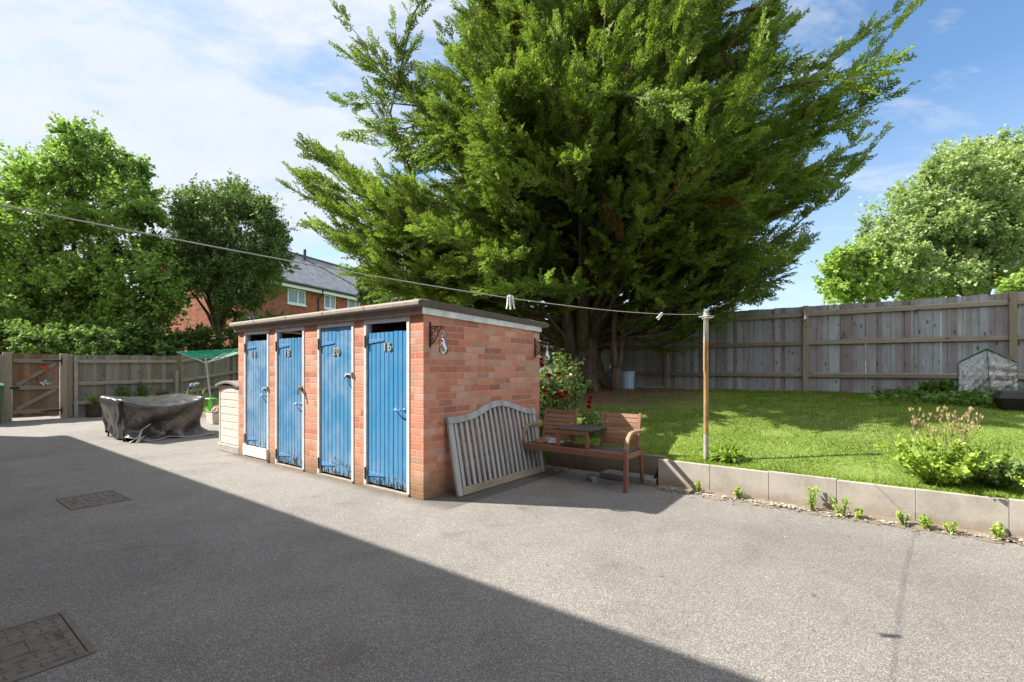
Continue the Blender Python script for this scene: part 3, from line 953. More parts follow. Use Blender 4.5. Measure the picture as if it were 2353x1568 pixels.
# ------------------------------------------------------------------ cream storage cabinet at the left end of the shed
cab = thing('storage_cabinet', 'cream slatted plastic storage cabinet with an arched grey lid, against the end of the shed', 'cabinet', S(W0 - 0.02, 0.03), TH)
cw = 0.80
mb = MB().box(-cw + 0.03, -0.03, 0.02, 0.60, 0.13, 1.10)
mb.build('body', M['cream'], cab, bevel=0.004)
mb = MB()
for i in range(8):
    z = 0.14 + i * 0.121
    mb.box(-cw + 0.075, -0.075, 0.002, 0.03, z, z + 0.113)
mb.build('slat_panel', M['cream'], cab, bevel=0.006)
for x in (-cw + 0.03, -0.07):
    MB().box(x, x + 0.04, -0.004, 0.05, 0.13, 1.11).build('corner_trim', M['cream'], cab, bevel=0.004)
MB().box(-cw, 0.0, -0.02, 0.63, 0.0, 0.13).build('base', M['grey_plastic_pale'], cab, bevel=0.012)
arc = [(-cw - 0.03 + (cw + 0.05) * i / 16, 1.105 + 0.075 * math.sin(math.pi * i / 16) ** 0.8) for i in range(17)]
mb = MB().prism(arc + [(x, z - 0.045) for x, z in arc[::-1]], 'y', -0.045, 0.65)
mb.build('lid', M['grey_plastic'], cab, bevel=0.006)

# ------------------------------------------------------------------ old arched panel leaning on the side wall
gate_t = thing('arched_slat_panel', 'weathered grey slatted wooden panel with a wavy arched top, leaning on the brick side wall', 'wooden panel',
               S(0.19, 0.30, 0.0), TH + R(90))
lean = Matrix.Rotation(R(-11.5), 4, 'X')          # local x along the wall, -y faces out, leans to +y
PL, PT = 1.66, 0.034


def top_z(x):
    t = x / PL
    return 0.86 + 0.140 * math.exp(-(abs(t - 0.55) / 0.24) ** 2.2) - 0.012 * math.exp(-((t - 0.93) / 0.1) ** 2)


xs_ = [PL * i / 40 for i in range(41)]
mb = MB().prism([(x, top_z(x)) for x in xs_] + [(x, top_z(x) - 0.075) for x in xs_[::-1]], 'y', -PT - 0.008, 0.006, lean)
mb.build('top_rail', M['driftwood'], gate_t, bevel=0.004)
for x in (0.0, PL - 0.075):
    mb = MB().box(x, x + 0.075, -PT, 0.0, 0.001, top_z(x + 0.03) - 0.076, lean)
    mb.build('stile', M['driftwood'], gate_t, bevel=0.004)
MB().box(0.076, PL - 0.076, -PT - 0.006, 0.004, 0.0, 0.085, lean).build('bottom_rail', M['driftwood_foot'], gate_t, bevel=0.004)
MB().box(0.076, PL - 0.076, 0.0045, 0.02, 0.30, 0.36, lean).build('back_rail', M['driftwood'], gate_t, bevel=0.003)
ns = 17
for i in range(ns):
    x = 0.095 + (PL - 0.19 - 0.042) * i / (ns - 1)
    mb = MB().box(x, x + 0.044, -PT + 0.004, -0.006, 0.0855, top_z(x + 0.02) - 0.0765, lean)
    mb.build('slat', M['driftwood'], gate_t, bevel=0.003)

# ------------------------------------------------------------------ companion bench
bn = thing('companion_bench', 'reddish brown wooden love seat of two chairs joined by a small dark table', 'bench', S(0.09, 1.58), TH + R(0.5))
BW, BD = 1.49, 0.48


def slab_path(mb, pts, w, th, side=(1, 0, 0)):
    """flat strip following a path in the y-z plane, w wide along x, th thick"""
    pts = [Vector(p) for p in pts]
    vs = []
    for i, p in enumerate(pts):
        t = (pts[min(i + 1, len(pts) - 1)] - pts[max(i - 1, 0)]).normalized()
        nn = Vector((0, -t.z, t.y))
        for sx_, sn in ((-1, -1), (1, -1), (1, 1), (-1, 1)):
            vs.append(p + Vector((sx_ * w / 2, 0, 0)) + nn * (sn * th / 2))
    fs = []
    for i in range(len(pts) - 1):
        for k in range(4):
            q = (k + 1) % 4
            fs.append((i * 4 + k, i * 4 + q, i * 4 + 4 + q, i * 4 + 4 + k))
    fs += [(3, 2, 1, 0), tuple((len(pts) - 1) * 4 + k for k in range(4))]
    return mb.add(vs, fs)


for x in (0.03, BW - 0.03):
    # curved front leg that bends back into the arm
    pts = [(x, 0.0, 0.0), (x, 0.004, 0.12), (x, 0.006, 0.26), (x, 0.004, 0.38), (x, 0.012, 0.47), (x, 0.035, 0.545), (x, 0.078, 0.605), (x, 0.135, 0.638), (x, 0.21, 0.648), (x, 0.40, 0.640), (x, 0.50, 0.638)]
    mb = MB()
    slab_path(mb, pts[:5], 0.046, 0.052)
    mb.build('leg', M['teak_post'], bn, bevel=0.006)
    mb = MB()
    slab_path(mb, pts[4:], 0.048, 0.036)
    mb.build('arm', M['teak_grey'], bn, bevel=0.006)
    # rear leg sweeping back at the foot and rising to carry the back
    mb = MB()
    slab_path(mb, [(x, 0.50, 0.0), (x, 0.475, 0.08), (x, 0.445, 0.20), (x, 0.43, 0.34), (x, 0.432, 0.44)], 0.036, 0.044)
    mb.build('leg', M['teak_post'], bn, bevel=0.006)
MB().box(0.054, BW - 0.054, -0.018, 0.016, 0.355, 0.43).build('front_rail', M['teak_post'], bn, bevel=0.004)
MB().box(0.054, BW - 0.054, 0.425, 0.45, 0.345, 0.41).build('rear_rail', M['teak_post'], bn, bevel=0.004)
for x in (0.03, BW - 0.03):
    MB().box(x - 0.012, x + 0.012, 0.031, 0.408, 0.36, 0.42).build('side_rail', M['teak_post'], bn, bevel=0.004)
for sx0 in (0.056, BW - 0.056 - 0.50):
    mb = MB()
    for i in range(8):
        y = 0.022 + i * 0.0505
        mb.box(sx0, sx0 + 0.50, y, y + 0.043, 0.412, 0.43 - 0.004)
    mb.build('seat', M['teak_dark'], bn, bevel=0.004)
    # back: two uprights and seven horizontal slats, raked
    rake = Matrix.Translation((0, 0.425, 0.40)) @ Matrix.Rotation(R(-13), 4, 'X')
    mb = MB()
    for i in range(7):
        z = 0.052 + i * 0.056
        mb.box(sx0 + 0.036, sx0 + 0.464, -0.012, 0.006, z, z + 0.050, rake)
    mb.build('backrest', M['teak'], bn, bevel=0.004)
    for xx in (sx0, sx0 + 0.465):
        MB().box(xx, xx + 0.034, -0.018, 0.018, 0.0, 0.452, rake).build('back_upright', M['teak_post'], bn, bevel=0.004)
tx0, tx1 = 0.49, 1.00
mb = MB()
for i in range(7):
    y = 0.03 + i * 0.066
    mb.box(tx0, tx1, y, y + 0.060, 0.635, 0.652)
mb.build('table_top', M['teak_dark'], bn, bevel=0.003)
for x, y in ((0.525, 0.012), (0.93, 0.012), (0.525, 0.42), (0.93, 0.42)):
    MB().box(x, x + 0.04, y + 0.02, y + 0.055, 0.4305, 0.634).build('table_leg', M['teak_post'], bn, bevel=0.004)
MB().box(0.53, 0.97, 0.036, 0.052, 0.585, 0.633).build('table_apron', M['teak_post'], bn, bevel=0.003)

# crumpled things on the left seat
def crumple(name, label, cat, loc, size, mat, seed, rz=0.0):
    r_ = np.random.default_rng(seed)
    n1_, n2_ = 14, 10
    vs, fs = [], []
    for i in range(n1_ + 1):
        for j in range(n2_ + 1):
            u, v = i / n1_ - 0.5, j / n2_ - 0.5
            e = 1 - (2 * abs(u)) ** 4 * 0.4
            z = size[2] * max(0.06, (1 - (2 * u) ** 2) * (1 - (2 * v) ** 2) * 0.8 + r_.uniform(-0.28, 0.28))
            vs.append((size[0] * u * e + r_.uniform(-1, 1) * size[0] * 0.03, size[1] * v * e + r_.uniform(-1, 1) * size[1] * 0.04, z))
    k = n2_ + 1
    for i in range(n1_):
        for j in range(n2_):
            fs.append((i * k + j, (i + 1) * k + j, (i + 1) * k + j + 1, i * k + j + 1))
    o = MB().add(vs, fs).build(name, mat, None, loc=loc, rotz=rz)
    md = o.modifiers.new('solid', 'SOLIDIFY')
    md.thickness = 0.004
    md.offset = 1
    return lab(o, label, cat)


crumple('crumpled_paper', 'crumpled pale paper bag on the left seat, under the little table of the bench', 'litter', S(0.50, 1.80, 0.428), (0.26, 0.15, 0.07), M['paper'], 3, TH)
crumple('old_glove', 'brown work glove lying at the front edge of the left bench seat', 'glove', S(0.33, 1.72, 0.428), (0.20, 0.10, 0.06), M['brown_cloth'], 5, TH + 0.7)
crumple('folded_cloth', 'grey crumpled cloth at the back of the left bench seat', 'cloth', S(0.32, 1.88, 0.428), (0.18, 0.13, 0.07), simple('grey_cloth', lin(150, 142, 140), 0.9, 0.2, 20), 8, TH - 0.4)

# under the bench: a rolled tin, the loose slab
t = thing('tin_can', 'open tin can lying on its side on the tarmac below the bench', 'tin can', S(0.98, 1.86, 0.036), TH - 0.55)
Mx = Matrix.Rotation(R(90), 3, 'Y')
MB().lathe([(0.030, -0.075), (0.036, -0.072), (0.036, 0.06), (0.037, 0.066), (0.033, 0.067), (0.032, 0.02), (0.001, 0.018)], 20, (0, 0, 0), Mx).build('body', M['can'], t, smooth=False)
MB().lathe([(0.0375, 0.058), (0.0385, 0.061), (0.0385, 0.066), (0.0375, 0.068)], 20, (0, 0, 0), Mx).build('rim', M['chrome'], t)
sl = MB().box(-0.36, 0.36, -0.12, 0.12, 0.0, 0.075)
o = sl.build('paving_slab', M['slab'], None, loc=S(1.34, 2.185, 0.0), rotz=TH, bevel=0.012)
lab(o, 'loose grey paving slab lying flat at the foot of the garden wall behind the bench', 'slab')

# ------------------------------------------------------------------ retaining wall of upright concrete slabs
rw = thing('garden_wall', 'low retaining wall of upright pale concrete slabs edging the raised lawn', 'garden wall', S(0, 0), TH)
xj = 1.726
while xj < 8.2:
    hj = 0.318 + 0.006 * math.sin(xj * 7)
    dy_ = 0.004 * math.sin(xj * 11)
    MB().box(xj + 0.001, xj + 0.583, 2.10 + dy_, 2.15 + dy_, -0.05, hj).build('slab', M['concrete'], rw, bevel=0.004)
    xj += 0.5845
MB().box(1.728, 1.776, 2.152, 2.36, -0.05, 0.312).build('slab', M['concrete_old'], rw, bevel=0.006)
xj = 0.02
for k in range(3):
    MB().box(xj, xj + 0.566, 2.36, 2.41, -0.05, 0.305 + 0.01 * (k == 1)).build('slab', M['concrete_old'], rw, bevel=0.006)
    xj += 0.569
# low kerb of the garden left of the shed
kb = MB()
for k in range(16):
    x = -14.2 + k * 0.61
    kb.box(x, x + 0.60, 2.10, 2.145, -0.05, 0.13)
lab(kb.build('garden_kerb', M['concrete_old'], None, loc=S(0, 0), rotz=TH, bevel=0.006), 'low concrete edging along the garden behind the covered furniture', 'kerb')

# ------------------------------------------------------------------ manhole covers
def manhole(loc, rz, label):
    t = thing('manhole_cover', label, 'manhole cover', loc, rz, 'cast iron covers set in the tarmac')
    w, d = 0.66, 0.49
    fr = MB()
    for x0_, x1_, y0_, y1_ in ((0, w, 0, 0.03), (0, w, d - 0.03, d), (0, 0.03, 0.03, d - 0.03), (w - 0.03, w, 0.03, d - 0.03)):
        fr.box(x0_, x1_, y0_, y1_, -0.03, 0.010)
    fr.build('frame', M['cast_iron'], t, bevel=0.003)
    pl_ = MB().box(0.034, w - 0.034, 0.034, d - 0.034, -0.03, 0.0065)
    cx_, cy_ = w / 2, d / 2
    for i in range(10):
        for j in range(7):
            x, y = 0.062 + i * 0.0595, 0.064 + j * 0.060
            if abs(x - cx_) < 0.09 and abs(y - cy_) < 0.055:
                continue
            if (i + j) % 2:
                pl_.box(x - 0.026, x + 0.026, y - 0.006, y + 0.006, 0.0045, 0.0105)
            else:
                pl_.box(x - 0.007, x + 0.007, y - 0.022, y + 0.022, 0.0045, 0.0105)
    pl_.build('plate', M['cast_iron'], t, bevel=0.002)
    rim = MB()
    for x0_, x1_, y0_, y1_ in ((-0.085, 0.085, -0.055, -0.044), (-0.085, 0.085, 0.044, 0.055), (-0.085, -0.074, -0.044, 0.044), (0.074, 0.085, -0.044, 0.044)):
        rim.box(cx_ + x0_, cx_ + x1_, cy_ + y0_, cy_ + y1_, 0.0046, 0.011)
    rim.build('centre_frame', M['cast_iron'], t, bevel=0.002)
    for y in (0.085, d - 0.085):
        MB().box(cx_ - 0.06, cx_ + 0.06, y - 0.014, y + 0.014, 0.0047, 0.0072).build('key_slot', M['rust'], t)
    return t


sx_, sy_ = to_site(-2.55, 2.785)
manhole(S(sx_ + 0.0, sy_ - 0.49, 0.0), TH, 'near rusty manhole cover cut off by the bottom left corner of the photo')
sx_, sy_ = to_site(-4.826, 5.155)
manhole(S(sx_, sy_, 0.0), TH, 'smaller looking manhole cover lying whole in the shaded tarmac')

# ------------------------------------------------------------------ fences
def fence(root, x0, x1, base, top, posts, boards, rails, bw=0.1, post_w=0.1, gravel=True, gaps=()):
    """x along the fence, -y towards the viewer; base/top are functions of x"""
    bays = list(zip(posts[:-1], posts[1:]))
    for a, b in bays:
        mb = MB()
        n = max(1, round((b - a) / bw))
        w = (b - a) / n
        for i in range(n):
            xa = a + i * w
            g0 = 0.012 if (round(xa, 1) in gaps) else 0.0
            z0, z1 = base(xa) + (0.16 if gravel else 0.05), top(xa) + random.uniform(-0.008, 0.008)
            # feather edge: thick side laps over the thin side of the next
            mb.prism([(xa + g0 - 0.012, 0.004), (xa + w, 0.012), (xa + w, 0.018), (xa + g0 - 0.012, 0.024)] if i % 2 else
                     [(xa + g0 - 0.004, 0.0), (xa + w - 0.002, 0.002), (xa + w - 0.002, 0.016), (xa + g0 - 0.004, 0.022)], 'z', z0, z1)
        mb.build('board_panel', boards, root, fix=True)
        for dz in rails:
            za, zb_ = top(a) - dz, top(b) - dz
            if dz > 1.2:
                za, zb_ = base(a) + (1.83 - dz), base(b) + (1.83 - dz)
            xm0, xm1 = a + post_w / 2 + 0.001, b - post_w / 2 - 0.001
            m2 = MB()
            poly = [(-0.045, -0.045), (-0.003, -0.045), (-0.003, 0.05), (-0.018, 0.05), (-0.045, 0.03)]
            vs = [(xm0, y, za + z) for y, z in poly] + [(xm1, y, zb_ + z) for y, z in poly]
            k = len(poly)
            m2.add(vs, [tuple(range(k)), tuple(range(k, 2 * k))[::-1]] + [(i, (i + 1) % k, k + (i + 1) % k, k + i) for i in range(k)])
            m2.build('rail', M['rail'], root, bevel=0.004)
        if gravel:
            m2 = MB()
            xm0, xm1 = a + post_w / 2 + 0.001, b - post_w / 2 - 0.001
            m2.add([(xm0, -0.02, base(a) - 0.1), (xm1, -0.02, base(b) - 0.1), (xm1, 0.005, base(b) - 0.1), (xm0, 0.005, base(a) - 0.1),
                    (xm0, -0.02, base(a) + 0.155), (xm1, -0.02, base(b) + 0.155), (xm1, 0.005, base(b) + 0.155), (xm0, 0.005, base(a) + 0.155)],
                   [(3, 2, 1, 0), (4, 5, 6, 7), (0, 1, 5, 4), (1, 2, 6, 5), (2, 3, 7, 6), (3, 0, 4, 7)])
            m2.build('gravel_board', boards, root)
    for x in posts:
        MB().box(x - post_w / 2, x + post_w / 2, -0.075, -0.001, base(x) - 0.25, top(x) + 0.01).build('post', M['post'], root, bevel=0.006)


# right hand boundary fence, on the raised lawn
FR = math.atan2(-0.659, 0.752)
FP = Vector((3.98, 12.5, 0))
rf = thing('garden_fence', 'tall weathered grey board fence behind the raised lawn, partly in tree shade', 'fence', FP, FR)
fu = Vector((math.cos(FR), math.sin(FR), 0))


def rbase(x):
    p = FP + fu * x
    return gz(p.x, p.y) - 0.02


def rtop(x): return 2.705 + 0.012 * math.sin(x * 0.9)


fence(rf, 0, 0, rbase, rtop, [-13.95, -12.4, -9.3, -6.2, -3.1, 0.0, 3.1, 6.2, 9.3], M['fence_right'], (0.17, 0.78, 1.44), 0.103, 0.10, False, (4.1, 4.9, 5.3))

# left hand boundary fence
LF = thing('boundary_fence', 'brown board fence with a metal repair post along the left of the tarmac', 'fence', S(-14.33, 0), TH + R(90))


def lbase(x):
    if x < 2.3:
        return 0.0
    return float(garden_z(-14.3, x))


def ltop(x):
    return 1.765 + 0.02 * x / 2.4 if x < 2.4 else 1.785 + (2.70 - 1.785) * min(1, (x - 2.4) / 5.6) * 0.98


fence(LF, 0, 0, lbase, ltop, [-0.20, 2.45], M['fence_left'], (0.19, 0.82, 1.45), 0.1, 0.10, True)
fence(LF, 0, 0, lbase, ltop, [2.46, 4.9, 7.3, 9.2], M['fence_left'], (0.19, 0.82, 1.45), 0.1, 0.10, True)
fence(LF, 0, 0, lambda x: 0.0, lambda x: 1.72, [-6.6, -4.0, -1.52], M['fence_left'], (0.19, 0.82, 1.45), 0.1, 0.10, True)
# repair spur bolted to the post next to the gate, and the stub by the corner
MB().box(-0.135, -0.055, -0.145, -0.085, -0.1, 1.70).build('repair_post', M['pole_grey'], LF, bevel=0.005)
mb = MB().box(-0.14, -0.05, -0.165, -0.147, 0.0, 0.46)
for z in (0.08, 0.24, 0.40):
    mb.lathe([(0.0, 0.012), (0.012, 0.010), (0.012, 0.0)], 10, (-0.095, -0.166, z), Matrix.Rotation(R(90), 3, 'X'))
mb.build('repair_plate', M['galv'], LF, bevel=0.003)
MB().box(2.31, 2.40, -0.16, -0.078, 0.05, 1.32).build('repair_post', M['post'], LF, bevel=0.005)

# gate
gt = thing('garden_gate', 'ledged and braced brown wooden gate with long black strap hinges', 'gate', S(-14.33, 0), TH + R(90))
g0, g1 = -1.34, -0.42
mb = MB()
for i in range(8):
    w = (g1 - g0) / 8
    mb.box(g0 + i * w + 0.0006, g0 + (i + 1) * w - 0.0006, -0.02, 0.0, 0.07 + random.uniform(0, 0.006), 1.765 + random.uniform(-0.006, 0.006))
mb.build('board_panel', M['gate_board'], gt, bevel=0.002)
for zc in (1.58, 0.865, 0.225):
    MB().box(g0 + 0.01, g1 - 0.01, -0.058, -0.021, zc - 0.055, zc + 0.055).build('ledge', M['gate_rail'], gt, bevel=0.004)
for (xa, za), (xb, zb_) in (((g0 + 0.07, 0.93), (g1 - 0.09, 1.515)), ((g0 + 0.07, 0.29), (g1 - 0.09, 0.80))):
    MB().bar((xa, -0.040, za), (xb, -0.040, zb_), 0.036, 0.095).build('brace', M['gate_rail'], gt, bevel=0.004)
for zc in (1.585, 0.225):
    mb = MB().prism([(g1 + 0.03, zc - 0.028), (g1 + 0.03, zc + 0.028), (g1 - 0.36, zc + 0.014), (g1 - 0.38, zc), (g1 - 0.36, zc - 0.014)], 'y', -0.066, -0.059)
    mb.box(g1 + 0.02, g1 + 0.05, -0.10, -0.062, zc - 0.08, zc + 0.08)
    mb.build('strap_hinge', M['iron'], gt)
mb = MB().box(g0 - 0.02, g0 + 0.12, -0.072, -0.059, 0.83, 0.90).tube([(g0 - 0.06, -0.07, 0.875), (g0 + 0.14, -0.07, 0.875)], 0.012)
mb.tube([(g0 + 0.03, -0.07, 0.87), (g0 + 0.04, -0.11, 0.86), (g0 + 0.10, -0.11, 0.86), (g0 + 0.11, -0.07, 0.86)], 0.008)
mb.build('latch', M['iron'], gt)
MB().box(g0 - 0.175, g0 - 0.008, -0.06, 0.04, -0.1, 1.80).build('gate_post', M['post'], gt, bevel=0.006)
MB().box(g1 + 0.012, g1 + 0.168, -0.06, 0.04, -0.1, 1.79).build('gate_post', M['post'], gt, bevel=0.006)


def gate_point(x, y, z):
    a = TH + R(90)
    p = S(-14.33, 0)
    return Vector((p.x + math.cos(a) * x - math.sin(a) * y, p.y + math.sin(a) * x + math.cos(a) * y, z))


def butterfly(loc, mat, label, s, rz=0.0, tilt=0.4):
    mb = MB()
    for sg in (-1, 1):
        up = [(0, 0), (0.25, 0.55), (0.75, 0.85), (1.0, 0.6), (0.8, 0.15), (0.4, -0.05)]
        lo = [(0.02, -0.06), (0.4, -0.12), (0.72, -0.35), (0.6, -0.75), (0.3, -0.7)]
        for pl_ in (up, lo):
            pts = [Vector((sg * x, -abs(x) * 0.35, z)) for x, z in pl_]
            pts = [Vector((p.x * math.cos(tilt) - p.z * math.sin(tilt), p.y, p.x * math.sin(tilt) + p.z * math.cos(tilt))) * s for p in pts]
            k = len(pts)
            th_ = Vector((0, 0.006, 0))
            mb.add(pts + [p + th_ for p in pts], [tuple(range(k)), tuple(range(k, 2 * k))[::-1]] + [(i, (i + 1) % k, k + (i + 1) % k, k + i) for i in range(k)])
    mb.tube([(-0.5 * s * math.sin(tilt), -0.006, -0.5 * s * math.cos(tilt)), (0.4 * s * math.sin(-tilt), -0.006, 0.5 * s)], [0.004, 0.006], 6)
    return lab(mb.build('butterfly_ornament', mat, None, loc=loc, rotz=TH + R(90)), label, 'ornament')


butterfly(gate_point(-0.72, -0.075, 1.385), M['orn_red'], 'red butterfly ornament on the upper brace of the gate', 0.085, 0, 0.3)
butterfly(gate_point(-1.09, -0.075, 1.225), M['orn_orange'], 'orange butterfly ornament on the gate, just above the brace', 0.075, 0, -0.6)
butterfly(gate_point(-0.74, -0.075, 0.985), M['orn_white'], 'whitish butterfly ornament above the middle ledge of the gate', 0.08, 0, 0.5)
butterfly(gate_point(-0.645, -0.075, 0.96), M['orn_blue'], 'pale blue butterfly ornament beside the whitish one on the gate', 0.055, 0, -0.2)

# wheelie bin
wb = thing('wheelie_bin', 'green wheelie bin with a white ring painted on it, beside the gate', 'bin', S(-13.78, -1.86), TH + R(90))


def frustum(mb, x0, x1, y0, y1, z0, X0, X1, Y0, Y1, z1):
    vs = [(x0, y0, z0), (x1, y0, z0), (x1, y1, z0), (x0, y1, z0), (X0, Y0, z1), (X1, Y0, z1), (X1, Y1, z1), (X0, Y1, z1)]
    return mb.add(vs, [(3, 2, 1, 0), (4, 5, 6, 7), (0, 1, 5, 4), (1, 2, 6, 5), (2, 3, 7, 6), (3, 0, 4, 7)])


frustum(MB(), -0.22, 0.22, -0.24, 0.24, 0.05, -0.28, 0.28, -0.34, 0.30, 0.93).build('body', M['bin_green'], wb, bevel=0.02)
MB().box(-0.30, 0.30, -0.37, 0.33, 0.931, 0.965).prism([(-0.36, 0.966), (0.32, 0.966), (0.2, 1.03), (-0.26, 1.01)], 'x', -0.28, 0.28).build('lid', M['bin_lid'], wb, bevel=0.012)
for x in (-0.25, 0.25):
    MB().lathe([(0.02, -0.025), (0.10, -0.025), (0.10, 0.025), (0.02, 0.025)], 18, (x, 0.27, 0.10), Matrix.Rotation(R(90), 3, 'Y')).build('wheel', M['black_plastic'], wb)
rg = []
for k in range(25):
    a = 2 * math.pi * k / 24
    rg.append((0.06 + 0.070 * math.cos(a), -0.316 - 0.013 * math.sin(a), 0.62 + 0.085 * math.sin(a)))
MB().tube(rg, 0.014, 6, flat=0.4).build('painted_ring', M['upvc'], wb)

# ------------------------------------------------------------------ clothes post, line, pegs
cp = Vector((2.23, 5.60, 0))
pz = gz(cp.x, cp.y)
post = thing('clothes_post', 'round brown metal clothes post standing at the edge of the raised lawn', 'clothes post', (cp.x, cp.y, 0))
MB().tube([(0, 0, pz - 0.1), (0, 0, pz + 0.30)], 0.0285, 16).build('foot', M['pole_grey'], post, smooth=False)
MB().tube([(0, 0, pz + 0.3005), (0, 0, 1.70)], 0.027, 16).build('shaft', M['pole'], post, smooth=False)
MB().tube([(0, 0, 1.7005), (0, 0, 2.045), (0, 0, 2.05)], [0.027, 0.027, 0.018], 16).build('head', M['pole_grey'], post)
mb = MB().tube([(-0.075, 0.02, 1.975), (0.0, -0.034, 1.985), (0.085, -0.02, 1.98)], 0.009, 6)
mb.tube([(-0.06, -0.045, 1.955), (0.06, -0.034, 1.965)], 0.010, 6)
mb.build('cleat', M['pole_grey'], post)
mb = MB()
for z in (1.955, 1.965, 1.975, 1.985, 1.995, 2.005):
    ring = [(0.030 * math.cos(a), 0.030 * math.sin(a), z + 0.004 * math.sin(a * 2)) for a in np.linspace(0, 2 * math.pi, 17)]
    mb.tube(ring, 0.0045, 5)
mb.tube([(-0.026, -0.014, 1.96), (-0.036, -0.018, 1.7), (-0.034, -0.016, 1.35)], 0.004, 5)
mb.build('line_wrap', M['line'], post)
LA, LB = Vector((2.19, 5.565, 2.005)), S(2.02, -4.10, 1.84)


def line_at(t):
    p = LA.lerp(LB, t)
    p.z = 2.005 - 0.624 * t + 0.459 * t * t
    return p


# the line must cross the left edge of the view at the height seen in the photograph
lt = MB().tube([line_at(i / 40) for i in range(41)], 0.0025, 6)
lab(lt.build('clothes_line', M['line'], None, smooth=True), 'thin pale washing line sagging across the yard to the brown post', 'washing line')


def peg(t, label, rz, swing):
    p = line_at(t)
    r_ = thing('clothes_peg', label, 'peg', p, rz, 'white pegs left on the washing line')
    Ms = Matrix.Rotation(swing, 4, 'Y')
    for sg in (-1, 1):
        mb = MB().prism([(sg * 0.004, 0.018), (sg * 0.011, 0.012), (sg * 0.012, -0.03), (sg * 0.016, -0.065), (sg * 0.010, -0.066), (sg * 0.004, -0.03)], 'y', -0.006, 0.006, Ms)
        mb.build('jaw', M['peg'], r_)
    MB().tube([(-0.014, 0.0, -0.018), (0, -0.008, -0.02), (0.014, 0.0, -0.018), (0, 0.008, -0.02)], 0.002, 5).build('spring', M['galv'], r_)
    return r_


def t_for_px(px_):
    best = min((abs((line_at(i / 2000).x / line_at(i / 2000).y) - (px_ - CX) / FPX), i / 2000) for i in range(1900) if line_at(i / 2000).y > 0.5)
    return best[1]


peg(t_for_px(1170), 'white peg hanging straight above the brick side wall, left one of the pair', 0.4, 0.05)
peg(t_for_px(1176), 'white peg above the brick side wall, right one of the pair', -0.3, -0.08)
peg(t_for_px(1520), 'white peg slanting on the line close to the clothes post', 0.2, 0.7)

